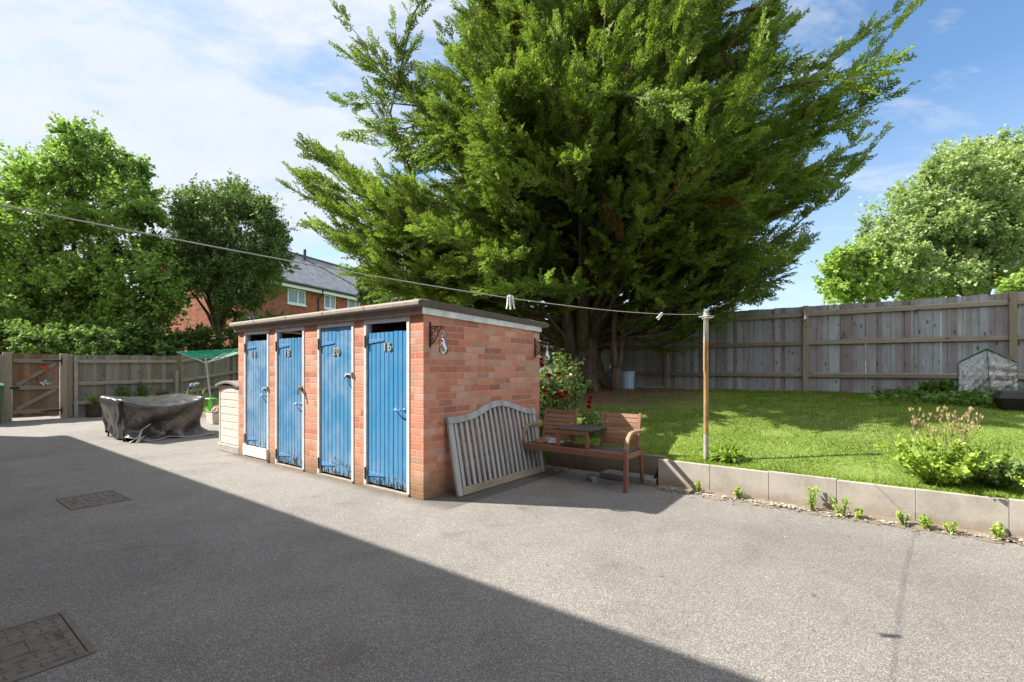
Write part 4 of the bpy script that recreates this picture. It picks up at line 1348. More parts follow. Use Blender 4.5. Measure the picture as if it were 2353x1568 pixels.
# ------------------------------------------------------------------ covered garden furniture
def covered():
    t = thing('covered_furniture', 'garden furniture under a sagging black waterproof cover on the sunlit tarmac', 'covered furniture', (-7.19, 8.95, 0), TH)
    # local: near corner at the origin, x to -1.25 (left end), y to 1.45 (back)
    X0, X1, Y0, Y1 = -1.54, 0.0, 0.0, 1.45
    NA, NR = 220, 46
    cx_, cy_ = (X0 + X1) / 2, (Y0 + Y1) / 2
    per = []
    Lx, Ly = X1 - X0, Y1 - Y0
    for i in range(NA):
        s_ = i / NA * 2 * (Lx + Ly)
        if s_ < Ly:
            p, nn = (X1, Y0 + s_), (1, 0)
        elif s_ < Ly + Lx:
            p, nn = (X1 - (s_ - Ly), Y1), (0, 1)
        elif s_ < 2 * Ly + Lx:
            p, nn = (X0, Y1 - (s_ - Ly - Lx)), (-1, 0)
        else:
            p, nn = (X0 + (s_ - 2 * Ly - Lx), Y0), (0, -1)
        per.append((p, nn, s_))
    # superellipse rounding of plan
    def plan(i, k):
        (x, y), _, s_ = per[i]
        u, v = (x - cx_) / (Lx / 2), (y - cy_) / (Ly / 2)
        r_ = (abs(u) ** 14 + abs(v) ** 14) ** (1 / 14)
        return u / r_, v / r_
    def topz(u, v):
        e = abs(v) ** 2.2
        return 0.735 + 0.115 * e - 0.055 * (1 - e) * max(0, u) + 0.055 * (1 - e) * max(0, -u) + 0.05 * abs(u) * e * (abs(v) - 0.8) + 0.030 * (0.3 - abs(mnoise.noise((u * 1.7, v * 2.6, 3.1)))) + 0.012 * (0.3 - abs(mnoise.noise((u * 5 + v * 2, v * 5 - u * 2, 7.7))))
    vs, fs = [], []
    # rings: 0..10 on top (from the centre outwards), then down the sides
    NT = 14
    for j in range(NT):
        q = (j + 0.4) / NT
        q = 1 - (1 - q) ** 1.3
        for i in range(NA):
            u, v = plan(i, 0)
            u, v = u * q, v * q
            z = topz(u, v) - 0.045 * (max(0, q - 0.80) / 0.20) ** 2
            vs.append((cx_ + u * Lx / 2, cy_ + v * Ly / 2, z))
    NS = NR - NT
    for j in range(1, NS + 1):
        q = j / NS
        for i in range(NA):
            u, v = plan(i, 0)
            a = 2 * math.pi * i / NA
            (x, y), nn, s_ = per[i]
            zt = topz(u, v) - 0.045
            hem = 0.012
            front = max(0.0, u) ** 3            # the long side that faces the viewer (x = 0)
            end = max(0.0, -v) ** 3             # the lit left end (y = 0)
            hem += 0.13 * end * (0.5 + 0.5 * math.cos((u + 0.65) * 3.3)) + 0.02 * math.sin(a * 9)
            z = zt + (hem - zt) * q
            sl = s_ + 0.45 * q * math.sin(s_ * 1.3)
            fold = (0.32 - abs(mnoise.noise((sl * 2.1, q * 0.9, 1.3)))) * 1.5 + (0.3 - abs(mnoise.noise((sl * 4.6 + q * 1.6, q * 0.7, 5.3)))) * 0.55 + 0.06 * mnoise.noise((sl * 8, q * 3, 2.0))
            out = -0.075 * math.sin(q * math.pi * 0.62) + fold * 0.058 * min(1.0, q * 1.6) ** 0.8
            # gathered and tied low on the long side near the lit end
            pinch = math.exp(-((v + 0.30) / 0.20) ** 2 - ((q - 0.62) / 0.26) ** 2) * front
            out -= 0.15 * pinch
            out += 0.19 * max(0, q - 0.80) / 0.20 * (0.55 + 0.45 * math.sin(a * 5 + 0.6) + 0.25 * math.sin(a * 13)) * (1 - 0.85 * end)
            out += 0.05 * end * math.sin(math.pi * min(1, q * 1.3)) - 0.05 * end * q
            su, sv = (u * abs(u) ** 6, v * abs(v) ** 6)
            ln = math.hypot(su, sv) or 1
            dragx = 0.10 * math.sin(math.pi * min(1, q * 1.1)) * math.exp(-((v + 0.55) / 0.28) ** 2) * front
            drag = 0.06 * math.sin(math.pi * q) * math.sin(q * 9 + v * 5) * (front + end)
            vs.append((cx_ + u * Lx / 2 + su / ln * (out + drag * 0.35), cy_ + v * Ly / 2 + sv / ln * (out + drag * 0.35) + dragx * 0.6, max(z + (0.02 * fold * q if q < 0.95 else 0), 0.008)))
    c0 = len(vs)
    vs.append((cx_, cy_, topz(0, 0)))
    for i in range(NA):
        fs.append((c0, i, (i + 1) % NA))
    for j in range(NR - 1):
        for i in range(NA):
            q = (i + 1) % NA
            fs.append((j * NA + i, (j + 1) * NA + i, (j + 1) * NA + q, j * NA + q))
    o = MB().add(vs, fs).build('cover', M['cover'], t, smooth=True)
    md = o.modifiers.new('sub', 'SUBSURF')
    md.levels = md.render_levels = 1
    # pale rolled hem
    hem = [Vector(vs[(NR - 1) * NA + i]) + Vector((0, 0, 0.004)) for i in range(NA)]
    part = hem[0:100]
    MB().tube([hem[i % NA] for i in range(NA - 8, NA + 96, 2)], 0.012, 6, flat=0.7).build('hem', M['cover_edge'], t, smooth=True)
    for x, y in ((X0 + 0.16, 0.14), (X1 - 0.20, 0.10)):
        MB().tube([(x, y, 0.0), (x, y + 0.01, 0.45)], 0.016, 8).build('leg', M['black_plastic'], t)
    mb = MB().bar((0.0, 0.46, 0.32), (-0.02, 0.30, 0.20), 0.05, 0.012)
    mb.tube([(0.06, 0.26, 0.03), (0.04, 0.28, 0.12), (-0.02, 0.33, 0.22)], [0.04, 0.02, 0.012], 8, flat=0.4)
    mb.tube([(0.16, 0.22, 0.012), (0.07, 0.26, 0.05), (0.02, 0.36, 0.10)], [0.035, 0.02, 0.012], 8, flat=0.4)
    mb.tube([(0.05, 0.12, 0.008), (0.06, 0.2, 0.06), (0.03, 0.3, 0.14)], [0.03, 0.02, 0.012], 8, flat=0.4)
    mb.build('tie', M['cover_edge'], t)


covered()

# ------------------------------------------------------------------ rotary airer, stool, tub by the left garden
AX, AY = -8.60, 14.0
az = gz(AX, AY)
ra = thing('rotary_airer', 'rotary clothes airer with green lines opened like an umbrella', 'clothes airer', (AX, AY, 0))
hub = Vector((-0.18, 0.0, 1.535))
topm = hub + Vector((-0.03, 0.0, 0.22))
MB().tube([(0, 0, az - 0.1), hub], 0.024, 10).build('pole', M['airer_metal'], ra)
MB().tube([hub, topm], 0.018, 10).lathe([(0.035, 0), (0.035, 0.06), (0.0, 0.065)], 12, hub - Vector((0, 0, 0.03))).build('mast', M['airer_metal'], ra)
tips = []
for k, (a, L, zt) in enumerate(((R(188), 0.78, 1.845), (R(98), 1.15, 1.86), (R(2), 0.93, 1.94), (R(-80), 0.95, 1.86))):
    if k == 3:
        a, L, zt = R(55), 1.25, 1.93
    tip = Vector((hub.x + math.cos(a) * L, hub.y + math.sin(a) * L, zt))
    tips.append(tip)
    MB().tube([hub, tip], 0.012, 8).build('arm', M['airer_metal'], ra)
    MB().tube([topm, hub.lerp(tip, 0.45)], 0.008, 6).build('strut', M['airer_metal'], ra)
order = [0, 1, 3, 2]
mb = MB()
for q in np.linspace(0.5, 1.0, 9):
    loop = [hub.lerp(tips[k], q) for k in order]
    for a_, b_ in zip(loop, loop[1:] + loop[:1]):
        mid = a_.lerp(b_, 0.5) - Vector((0, 0, 0.012))
        mb.tube([a_, mid, b_], 0.0085, 5)
mb.build('lines', M['airer_green'], ra)

st = thing('plastic_stool', 'bright green plastic stool behind the covered furniture', 'stool', Vector((at(482, 900, 14.1).x, 14.1, gz(at(482, 900, 14.1).x, 14.1))), TH + 0.4)
zs = 0.36
frustum(MB(), -0.15, 0.15, -0.13, 0.13, zs - 0.03, -0.14, 0.14, -0.12, 0.12, zs).build('seat', M['stool_green'], st, bevel=0.01)
for sx__, sy__ in ((-1, -1), (1, -1), (-1, 1), (1, 1)):
    MB().bar((sx__ * 0.17, sy__ * 0.15, 0.0), (sx__ * 0.125, sy__ * 0.105, zs - 0.031), 0.07, 0.02).build('leg', M['stool_green'], st, bevel=0.004)
p = at(500, 975, 12.2)
tub = thing('planter_tub', 'small pale square planter tub beside the cream cabinet', 'planter', (p.x, p.y, 0), TH)
frustum(MB(), -0.17, 0.17, -0.17, 0.17, 0, -0.20, 0.20, -0.20, 0.20, 0.27).build('body', M['tub_white'], tub, bevel=0.008)
MB().box(-0.185, 0.185, -0.185, 0.185, 0.271, 0.285).build('soil', M['soil'], tub)
crumple('pink_toy', 'pink and white crumpled windmill toy in the pale planter tub', 'toy', (p.x - 0.03, p.y, 0.285), (0.30, 0.2, 0.14), M['pink_cloth'], 12, 0.3)

# ------------------------------------------------------------------ things on the lawn
bp = at(1441, 897, 11.7)
bz = gz(bp.x, bp.y)
bk = thing('bucket', 'pale blue fluted plastic bucket beside the thin forked tree', 'bucket', (bp.x, bp.y, bz - 0.01))
prof = []
vs, fs = [], []
nn_ = 48
levels = [(0.150, 0.0), (0.155, 0.01), (0.185, 0.40), (0.200, 0.405), (0.200, 0.43), (0.190, 0.43), (0.184, 0.40), (0.15, 0.03)]
for r_, z in levels:
    for k in range(nn_):
        a = 2 * math.pi * k / nn_
        fl = 1 + (0.022 * math.cos(a * 12) if 0.005 < z < 0.402 else 0)
        vs.append((r_ * fl * math.cos(a), r_ * fl * math.sin(a), z))
for i in range(len(levels) - 1):
    for k in range(nn_):
        q = (k + 1) % nn_
        fs.append((i * nn_ + k, i * nn_ + q, (i + 1) * nn_ + q, (i + 1) * nn_ + k))
fs.append(tuple(range(nn_))[::-1])
fs.append(tuple((len(levels) - 1) * nn_ + k for k in range(nn_)))
MB().add(vs, fs).build('body', M['bucket'], bk)
MB().tube([(0.203 * math.cos(a), 0.203 * math.sin(a), 0.41 - 0.10 * math.sin(a)) for a in np.linspace(math.pi, 2 * math.pi, 14)], 0.005, 6).build('handle', M['galv'], bk)

# small plastic greenhouse
gp = at(2268, 920, 7.9)
ghz = gz(gp.x, gp.y) - 0.01
gh = thing('mini_greenhouse', 'small gabled plastic film greenhouse with green tube frame by the fence', 'greenhouse', (gp.x, gp.y, ghz), FR)
gw, gd, he, hp = 0.335, 0.40, 0.66, 0.85
outl = [(-gw, 0), (-gw, he - 0.05), (-gw + 0.03, he), (0, hp), (gw - 0.03, he), (gw, he - 0.05), (gw, 0)]
mb = MB()
for y in (0.0, gd):
    mb.tube([(x, y, z) for x, z in outl], 0.013, 8)
for x, z in outl[1:6]:
    mb.tube([(x, 0, z), (x, gd, z)], 0.009, 6)
for y in (0.0, gd):
    mb.tube([(-gw, y, 0.24), (gw, y, 0.24)], 0.009, 6)
for x in (-gw, gw):
    mb.tube([(x, 0, 0.24), (x, gd, 0.24)], 0.009, 6)
mb.build('frame', M['tube_green'], gh, smooth=False)
# draped film: front with wrinkles, sides, roof, back
vs, fs = [], []
NX, NZ = 34, 34
for j in range(NZ + 1):
    for i in range(NX + 1):
        u = i / NX * 2 - 1
        zt = he + (hp - he) * (1 - abs(u))
        z = zt * j / NZ
        zz_ = j / NZ
        wr = 0.020 * math.sin(9 * zz_ + 7 * abs(u)) * (1 - abs(u)) ** 0.7 * math.sin(math.pi * zz_) + 0.012 * math.sin(23 * zz_ - 11 * u) * math.sin(math.pi * zz_)
        vs.append((u * gw * 1.015, -0.018 - abs(wr) - 0.02 * (1 - zz_), z))
k = NX + 1
for j in range(NZ):
    for i in range(NX):
        fs.append((j * k + i, j * k + i + 1, (j + 1) * k + i + 1, (j + 1) * k + i))
film = MB().add(vs, fs)
film.build('front_cover', M['film'], gh, smooth=True)
mb = MB()
prev = outl[0]
for cur in outl[1:]:
    mb.add([(prev[0] * 1.03, -0.012, prev[1] + 0.012), (cur[0] * 1.03, -0.012, cur[1] + 0.012), (cur[0] * 1.03, gd + 0.015, cur[1] + 0.012), (prev[0] * 1.03, gd + 0.015, prev[1] + 0.012)], [(0, 1, 2, 3)])
    prev = cur
mb.build('side_cover', M['film'], gh)
mb = MB()
pts = [(0.0, -0.052, hp - 0.01), (0.012, -0.058, 0.5), (0.03, -0.062, 0.22), (0.045, -0.058, 0.0)]
mb.tube(pts, 0.018, 6, flat=0.35)
mb.tube([(-gw * 1.02, -0.02, he - 0.02), (0, -0.03, hp + 0.012), (gw * 1.02, -0.02, he - 0.02)], 0.014, 6)
mb.build('zip_strip', M['tube_green'], gh)

# black lidded barbecue
qp = at(2350, 935, 6.9)
qz = gz(qp.x, qp.y)
bq = thing('barbecue_box', 'black lidded box with a round silver disc, cut by the right edge of the photo', 'barbecue', (qp.x, qp.y, qz - 0.02), FR + 0.1)
frustum(MB(), -0.22, 0.30, -0.16, 0.16, 0.0, -0.27, 0.34, -0.21, 0.21, 0.17).build('bowl', M['black_plastic'], bq, bevel=0.012)
mb = MB()
frustum(mb, -0.29, 0.36, -0.23, 0.23, 0.171, -0.25, 0.32, -0.19, 0.19, 0.29)
mb.build('lid', M['black_plastic'], bq, bevel=0.014)
MB().lathe([(0.0, 0.012), (0.040, 0.010), (0.045, 0.0)], 24, (0.02, -0.222, 0.232), Matrix.Rotation(R(72), 3, 'X')).build('dial', M['chrome'], bq, smooth=True)

# bulb hung on the fence post
fpp = FP + fu * 3.03
make_bulb(Vector((fpp.x - 0.02, fpp.y - 0.10, 2.60)), 'clear bulb hung near the top of the tall fence post', 1.0)

# raised sleeper bed along the left fence
pb = thing('sleeper_bed', 'dark timber sleeper planting bed along the left fence', 'planting bed', S(-14.33, 0), TH + R(90))
MB().box(0.10, 2.2, -0.55, -0.47, -0.02, 0.38).box(0.10, 0.17, -0.469, -0.20, -0.02, 0.375).box(2.13, 2.2, -0.469, -0.20, -0.02, 0.375).build('timber', M['sleeper'], pb, bevel=0.01)
MB().box(0.171, 2.129, -0.469, -0.19, -0.01, 0.35).build('soil', M['soil'], pb)

# ------------------------------------------------------------------ conifer (many upswept plumes round several stems)
def frames_from(D, hint):
    D = unit(D)
    Y_ = unit(np.cross(hint, D))
    Z_ = np.cross(D, Y_)
    return np.stack([D, Y_, Z_], -1)          # columns: local x, y, z


def spray_template(seed, n_side=6):
    """flat feathery spray along +x of length 1, made of little diamonds; returns (K,4,3)"""
    r_ = np.random.default_rng(seed)
    P, D, N, L, W = [], [], [], [], []
    def leaf(p, d, l, w):
        P.append(p); D.append(d); N.append((r_.normal() * 0.5, r_.normal() * 0.5, 1)); L.append(l); W.append(w)
    for i in range(4):
        leaf((0.24 * i + 0.02, 0, 0), (1, r_.normal() * 0.06, r_.normal() * 0.06), 0.26, 0.085)
    for j in range(n_side):
        t = 0.06 + 0.90 * j / n_side
        for sg in (-1, 1):
            l = (0.34 * (1 - t) ** 0.7 + 0.10) * r_.uniform(0.7, 1.2)
            a = R(r_.uniform(28, 50)) * sg
            d_ = np.array([math.cos(a), math.sin(a), r_.normal() * 0.32])
            p0 = np.array([t + r_.normal() * 0.01, 0, r_.normal() * 0.015])
            leaf(p0, d_, l * 0.62, 0.088)
            d2 = d_ + np.array([0.25, r_.normal() * 0.25, r_.normal() * 0.3])
            leaf(p0 + d_ * l * 0.42, d2, l * 0.60, 0.075)
            d3 = d_ + np.array([-0.1, sg * 0.5, r_.normal() * 0.4])
            leaf(p0 + d_ * l * 0.35, d3, l * 0.42, 0.075)
    a = [np.array(q, float) for q in (P, D, N, L, W)]
    v, _ = leaves(*a)
    return v.reshape(-1, 4, 3)


SPRAYS = [spray_template(s) for s in (1, 2, 3)]


def place_sprays(pos, D, size, tint):
    out_v, out_t = [], []
    kind = rng.integers(0, len(SPRAYS), len(pos))
    hint = rand_dirs(len(pos)) * 0.8 + np.array([0, 0, 1.0])
    Fm = frames_from(D, hint)
    for k, T_ in enumerate(SPRAYS):
        q = np.where(kind == k)[0]
        v = np.einsum('sij,kqj->skqi', Fm[q], T_) * size[q, None, None, None] + pos[q, None, None, :]
        out_v.append(v.reshape(-1, 3))
        tt = np.repeat(tint[q], len(T_)) + rng.normal(0, 0.10, len(q) * len(T_))
        out_t.append(tt)
    v = np.concatenate(out_v)
    return v, np.arange(len(v)).reshape(-1, 4), np.clip(np.concatenate(out_t), 0.0, 1)


TB = np.array([1.72, 12.0])
TZ = gz(*TB)
ZK = np.array([1.8, 2.6, 3.4, 4.4, 5.6, 7.0, 8.5, 10.0, 12.0, 14.0, 16.0, 17.5])
RK = np.array([3.2, 4.8, 5.4, 5.7, 5.5, 4.8, 4.2, 3.75, 3.2, 2.4, 1.2, 0.3])


def env(z): return np.interp(z, ZK, RK)


ct = thing('conifer_tree', 'huge bushy green conifer with upswept feathery boughs and a thick grey trunk', 'tree', (0, 0, 0))
mb = MB()
b0 = Vector((TB[0], TB[1], TZ))
mb.tube([b0 + Vector((0, 0, -0.3)), b0 + Vector((0, 0, 0.02)), b0 + Vector((0.0, 0, 0.25)), b0 + Vector((0.02, 0, 0.7)), b0 + Vector((0.0, 0.05, 1.4)), b0 + Vector((-0.05, 0.1, 2.4)), b0 + Vector((-0.1, 0.1, 5.5)), b0 + Vector((-0.1, 0.1, 15.5))],
        [0.66, 0.56, 0.50, 0.45, 0.44, 0.36, 0.22, 0.03], 18)
stems = []
for k in range(9):
    a = k * 0.72 + 0.3
    o_ = Vector((math.cos(a), math.sin(a), 0))
    h = random.uniform(8, 13)
    sp = random.uniform(0.5, 1.5)
    z0_ = random.uniform(0.3, 1.6)
    pts = [b0 + o_ * 0.36 + Vector((0, 0, z0_)), b0 + o_ * (0.50 + 0.1 * sp) + Vector((0, 0, z0_ + 1.0)), b0 + o_ * (0.55 + sp * 0.5) + Vector((0, 0, 3.6)), b0 + o_ * (0.6 + sp) + Vector((0, 0, h * 0.6)), b0 + o_ * (0.4 + sp) + Vector((0, 0, h))]
    mb.tube(pts, [0.17, 0.15, 0.12, 0.08, 0.02], 9)
    stems.append((o_, sp, h))
# root flares
for k in range(8):
    a = k * 0.785 + 0.2
    o_ = Vector((math.cos(a), math.sin(a), 0))
    mb.tube([b0 + o_ * 0.30 + Vector((0, 0, 0.75)), b0 + o_ * 0.46 + Vector((0, 0, 0.25)), b0 + o_ * 0.72 + Vector((0, 0, 0.0)), b0 + o_ * 1.0 + Vector((0, 0, -0.12))], [0.16, 0.17, 0.13, 0.05], 8)
mb.build('trunk', M['bark'], ct, smooth=True)

pos, dirs, sizes, tints = [], [], [], []
bmb = MB()


def bough(tip, z0, wob=0.0, dens=1.0, r0=0.045, plume=0.0, start=0.28, base_off=0.3, tone=0.5):
    tip = np.array(tip, float)
    h = tip[:2] - TB
    r = np.linalg.norm(h)
    hd = h / max(r, 1e-6)
    base = np.array([TB[0] + hd[0] * base_off, TB[1] + hd[1] * base_off, z0])
    side = np.array([-hd[1], hd[0], 0])
    L = np.linalg.norm(tip - base)
    droop = rng.normal() * 1.0 + 0.5
    def P(t):
        p = base + (tip - base) * t
        p[2] = z0 + (tip[2] - z0) * (0.55 * t + 0.45 * t ** 2.2) + droop * L * math.sin(math.pi * min(1.0, t * 1.0)) * 0.10
        return p + side * (wob * math.sin(t * 3.1) * L * 0.12)
    pts = [P(t) for t in np.linspace(0, 1, 7)]
    bmb.tube([Vector(p) for p in pts], list(np.linspace(r0, 0.006, 7)), 5, cap=False)
    n = max(4, int(L * (1 - start) * 5.4 * dens))
    ts = start + (1 - start) * (np.arange(n) + rng.random(n)) / n
    for t in ts:
        p = P(t)
        tan = (P(min(1.0, t + 0.03)) - P(t - 0.03))
        tan /= np.linalg.norm(tan)
        f = (t - start) / (1 - start)
        spread = (1 - f) ** 0.8
        d_ = tan * (0.75 + 0.5 * f) + side * rng.normal() * 0.75 * (0.35 + 0.65 * spread) + np.array([0, 0, 1.0]) * (rng.normal() * 0.42 * (0.35 + 0.65 * spread) + 0.16)
        d_ /= np.linalg.norm(d_)
        ls = max(0.18, (0.30 + 0.75 * math.sin(math.pi * min(1, 0.28 + 0.66 * f)) * min(1, L / 4)) * rng.uniform(0.6, 1.25) * (1 - plume * 0.45))
        tb = tone + 0.22 * f + rng.normal() * 0.13 - (0.8 if rng.random() < 0.06 * (1 - f) else 0)
        m = 3 + int(ls / 0.15)
        for k in range(m):
            u = (k + rng.random() * 0.8) / m
            dd_ = d_ * (0.9 + 0.5 * u) + rng.normal(size=3) * 0.42 * (1.15 - u) + np.array([0, 0, 0.10])
            pos.append(p + d_ * ls * u * 0.85 + rng.normal(size=3) * 0.03)
            dirs.append(dd_)
            sizes.append(rng.uniform(0.26, 0.46) * (1 - 0.25 * u))
            tints.append(tb + 0.12 * u + rng.normal() * 0.07)


NB = 560
zz_list = rng.uniform(2.1, 16.5, 6000)
acc = rng.random(6000) < (env(zz_list) / 6.0) ** 1.0 * np.where(zz_list > 11.5, 0.45, 1.0)
zz_list = zz_list[acc][:NB]
golden = 2.39996
for i, z1 in enumerate(zz_list):
    a = i * golden + rng.normal() * 0.1
    fr_ = rng.choice([rng.uniform(0.80, 1.06), rng.uniform(0.45, 0.8)], p=[0.68, 0.32])
    r = env(z1) * fr_
    if z1 < 5.2:
        r *= 1 - 0.26 * max(0.0, math.cos(a + 0.5)) ** 0.7 * min(1, (5.2 - z1) / 0.8)
    r *= 1 - 0.09 * max(0.0, -math.cos(a)) ** 1.5
    r *= (1 - 0.05 * max(0, math.cos(a + 0.1)) * min(1, max(0, z1 - 5.0) / 1.5) - 0.11 * max(0, -math.cos(a)) * min(1, max(0, z1 - 5.5) / 1.5)) * (1 + 0.07 * math.sin(3 * a + 0.7 * z1) + 0.05 * math.sin(7 * a - z1))
    # open, thinly clothed underside on the lawn side
    el = math.radians(np.interp(z1, [2, 4, 7, 12, 16], [-8, 4, 16, 28, 42]) + rng.normal() * 15)
    z0_ = max(TZ + 0.9, z1 - r * math.tan(el))
    tip = (TB[0] + math.cos(a) * r, TB[1] + math.sin(a) * r, z1)
    lowr = z1 < 3.4 and math.cos(a - math.radians(-35)) > 0.3
    if lowr and rng.random() < 0.85:
        continue
    bough(tip, z0_, rng.normal(), 1.0, 0.03 + 0.012 * r / 4, start=0.20 if fr_ < 0.8 else 0.30, tone=0.40)
# long plumes that break the outline
def wp(px_, py_, Y): return at(px_, py_, Y)
for (px_, py_, Y, z0_) in ((790, 45, 10.6, 5.2), (800, 128, 10.2, 5.2), (830, 110, 10.9, 5.0), (795, 240, 10.6, 4.6), (690, 408, 10.4, 3.2), (702, 340, 10.2, 3.6), (740, 350, 11.2, 3.6), (745, 540, 10.2, 2.9), (700, 420, 11.4, 3.2),
                           (815, 560, 9.4, 2.7), (835, 640, 9.6, 2.2), (2112, 4, 10.8, 4.6), (2050, 30, 11.2, 4.8), (1990, 120, 11.6, 4.4), (1985, 200, 11.0, 4.2), (2030, 312, 11.2, 3.6), (1965, 330, 10.2, 3.6), (1940, 390, 11.4, 3.3),
                           (1880, 420, 10.4, 3.0), (1835, 470, 11.0, 2.8), (1780, 60, 8.2, 5.0), (1560, 45, 7.6, 5.2), (1765, 20, 8.6, 5.2), (1110, 330, 7.6, 4.0), (1090, 130, 8.2, 4.6), (1240, 120, 7.4, 5.2), (1010, 250, 8.6, 4.2), (1330, 230, 7.2, 4.4), (985, 520, 7.9, 3.0), (1120, 600, 7.6, 2.8), (930, 440, 8.6, 3.2),
                           (1845, 562, 10.6, 2.2), (1810, 600, 10.4, 2.2), (1780, 640, 10.6, 2.1), (1740, 690, 11.0, 2.0), (1700, 640, 10.2, 2.1), (1690, 705, 10.6, 1.95), (1640, 600, 10.0, 2.3)):
    for k in range(1 if (py_ < 250 and px_ < 900) or px_ > 1950 else 2):
        q = wp(px_ + (rng.normal() * 14 if k else 0), py_ + (rng.normal() * 14 if k else 0), Y + (rng.normal() * 0.25 if k else 0))
        bough(q, z0_, rng.normal() * 0.6, (0.8 if (py_ < 250 and px_ < 900) or px_ > 1950 else 1.25) if not k else 0.9, 0.05, plume=0.3, start=0.35 if py_ > 540 else 0.3, tone=0.42)
bmb.build('branch', M['bark'], ct)
v, f, t = place_sprays(np.array(pos), np.array(dirs), np.array(sizes), np.array(tints))
print('conifer quads', len(f))
mesh_np('crown', v, f, M['conifer'], ct, t)

# thin forked tree beside it with a few dark low boughs
ft_p = at(1416, 903, 11.3)
ft = thing('forked_tree', 'thin bare stemmed forked tree under the conifer, beside the blue bucket', 'tree', (0, 0, 0))
fb = Vector((ft_p.x, ft_p.y, gz(ft_p.x, ft_p.y)))
mb = MB()
mb.tube([fb + Vector((0, 0, -0.2)), fb + Vector((0, 0, 0.1)), fb + Vector((0.0, 0, 0.5))], [0.15, 0.12, 0.105], 12)
mb.tube([fb + Vector((-0.02, 0, 0.42)), fb + Vector((-0.06, 0, 0.8)), fb + Vector((-0.05, 0, 1.5)), fb + Vector((0.03, 0.1, 2.3)), fb + Vector((0.1, 0.2, 3.4))], [0.085, 0.075, 0.068, 0.06, 0.03], 10)
mb.tube([fb + Vector((0.03, 0, 0.42)), fb + Vector((0.10, 0, 0.75)), fb + Vector((0.14, -0.05, 1.4)), fb + Vector((0.28, -0.1, 2.0)), fb + Vector((0.62, -0.2, 2.5)), fb + Vector((1.3, -0.3, 2.9))], [0.07, 0.06, 0.055, 0.05, 0.04, 0.012], 10)
mb.tube([fb + Vector((0.16, -0.06, 1.5)), fb + Vector((0.5, -0.1, 1.75)), fb + Vector((1.1, -0.3, 1.92)), fb + Vector((1.9, -0.5, 2.25)), fb + Vector((2.8, -0.8, 2.6))], [0.045, 0.04, 0.034, 0.025, 0.008], 8)
mb.build('trunk', M['bark'], ft, smooth=True)
pp, dd, ss, tt = [], [], [], []
for _ in range(170):
    a = rng.random()
    c = fb + Vector((0.4, -0.1, 2.6)).lerp(Vector((2.7, -0.7, 2.6)), a) + Vector(tuple(rng.normal(size=3) * (0.30, 0.35, 0.28)))
    pp.append(c); dd.append((1.0, -0.2, 0.35) + rng.normal(size=3) * 0.6); ss.append(rng.uniform(0.3, 0.55)); tt.append(rng.uniform(0.1, 0.7))
v, f, t = place_sprays(np.array(pp), np.array(dd), np.array(ss), np.array(tt))
mesh_np('crown', v, f, M['yew'], ft, t)

# ------------------------------------------------------------------ broadleaf trees
def in_poly(x, y, poly):
    c, n = False, len(poly)
    for i in range(n):
        x1, y1 = poly[i]
        x2, y2 = poly[(i + 1) % n]
        if (y1 > y) != (y2 > y) and x < (x2 - x1) * (y - y1) / (y2 - y1) + x1:
            c = not c
    return c


def twig_leaves(origin, direc, length, n, L, W, jit=0.6):
    """leaves set along twigs (arrays of twigs)"""
    k = len(origin)
    t = rng.random((k, n)) ** 0.8
    P = origin[:, None, :] + direc[:, None, :] * (length[:, None] * t)[..., None] + rng.normal(size=(k, n, 3)) * (length[:, None, None] * 0.10)
    D = unit(direc[:, None, :] * 0.5 + rng.normal(size=(k, n, 3)) * jit + np.array([0, 0, -0.12]))
    N = unit(rng.normal(size=(k, n, 3)) * 0.55 + np.array([0, 0, 1.0]) + direc[:, None, :] * 0.3)
    Ls = L * rng.uniform(0.6, 1.2, (k, n))
    return P.reshape(-1, 3), D.reshape(-1, 3), N.reshape(-1, 3), Ls.ravel(), Ls.ravel() * (W / L)


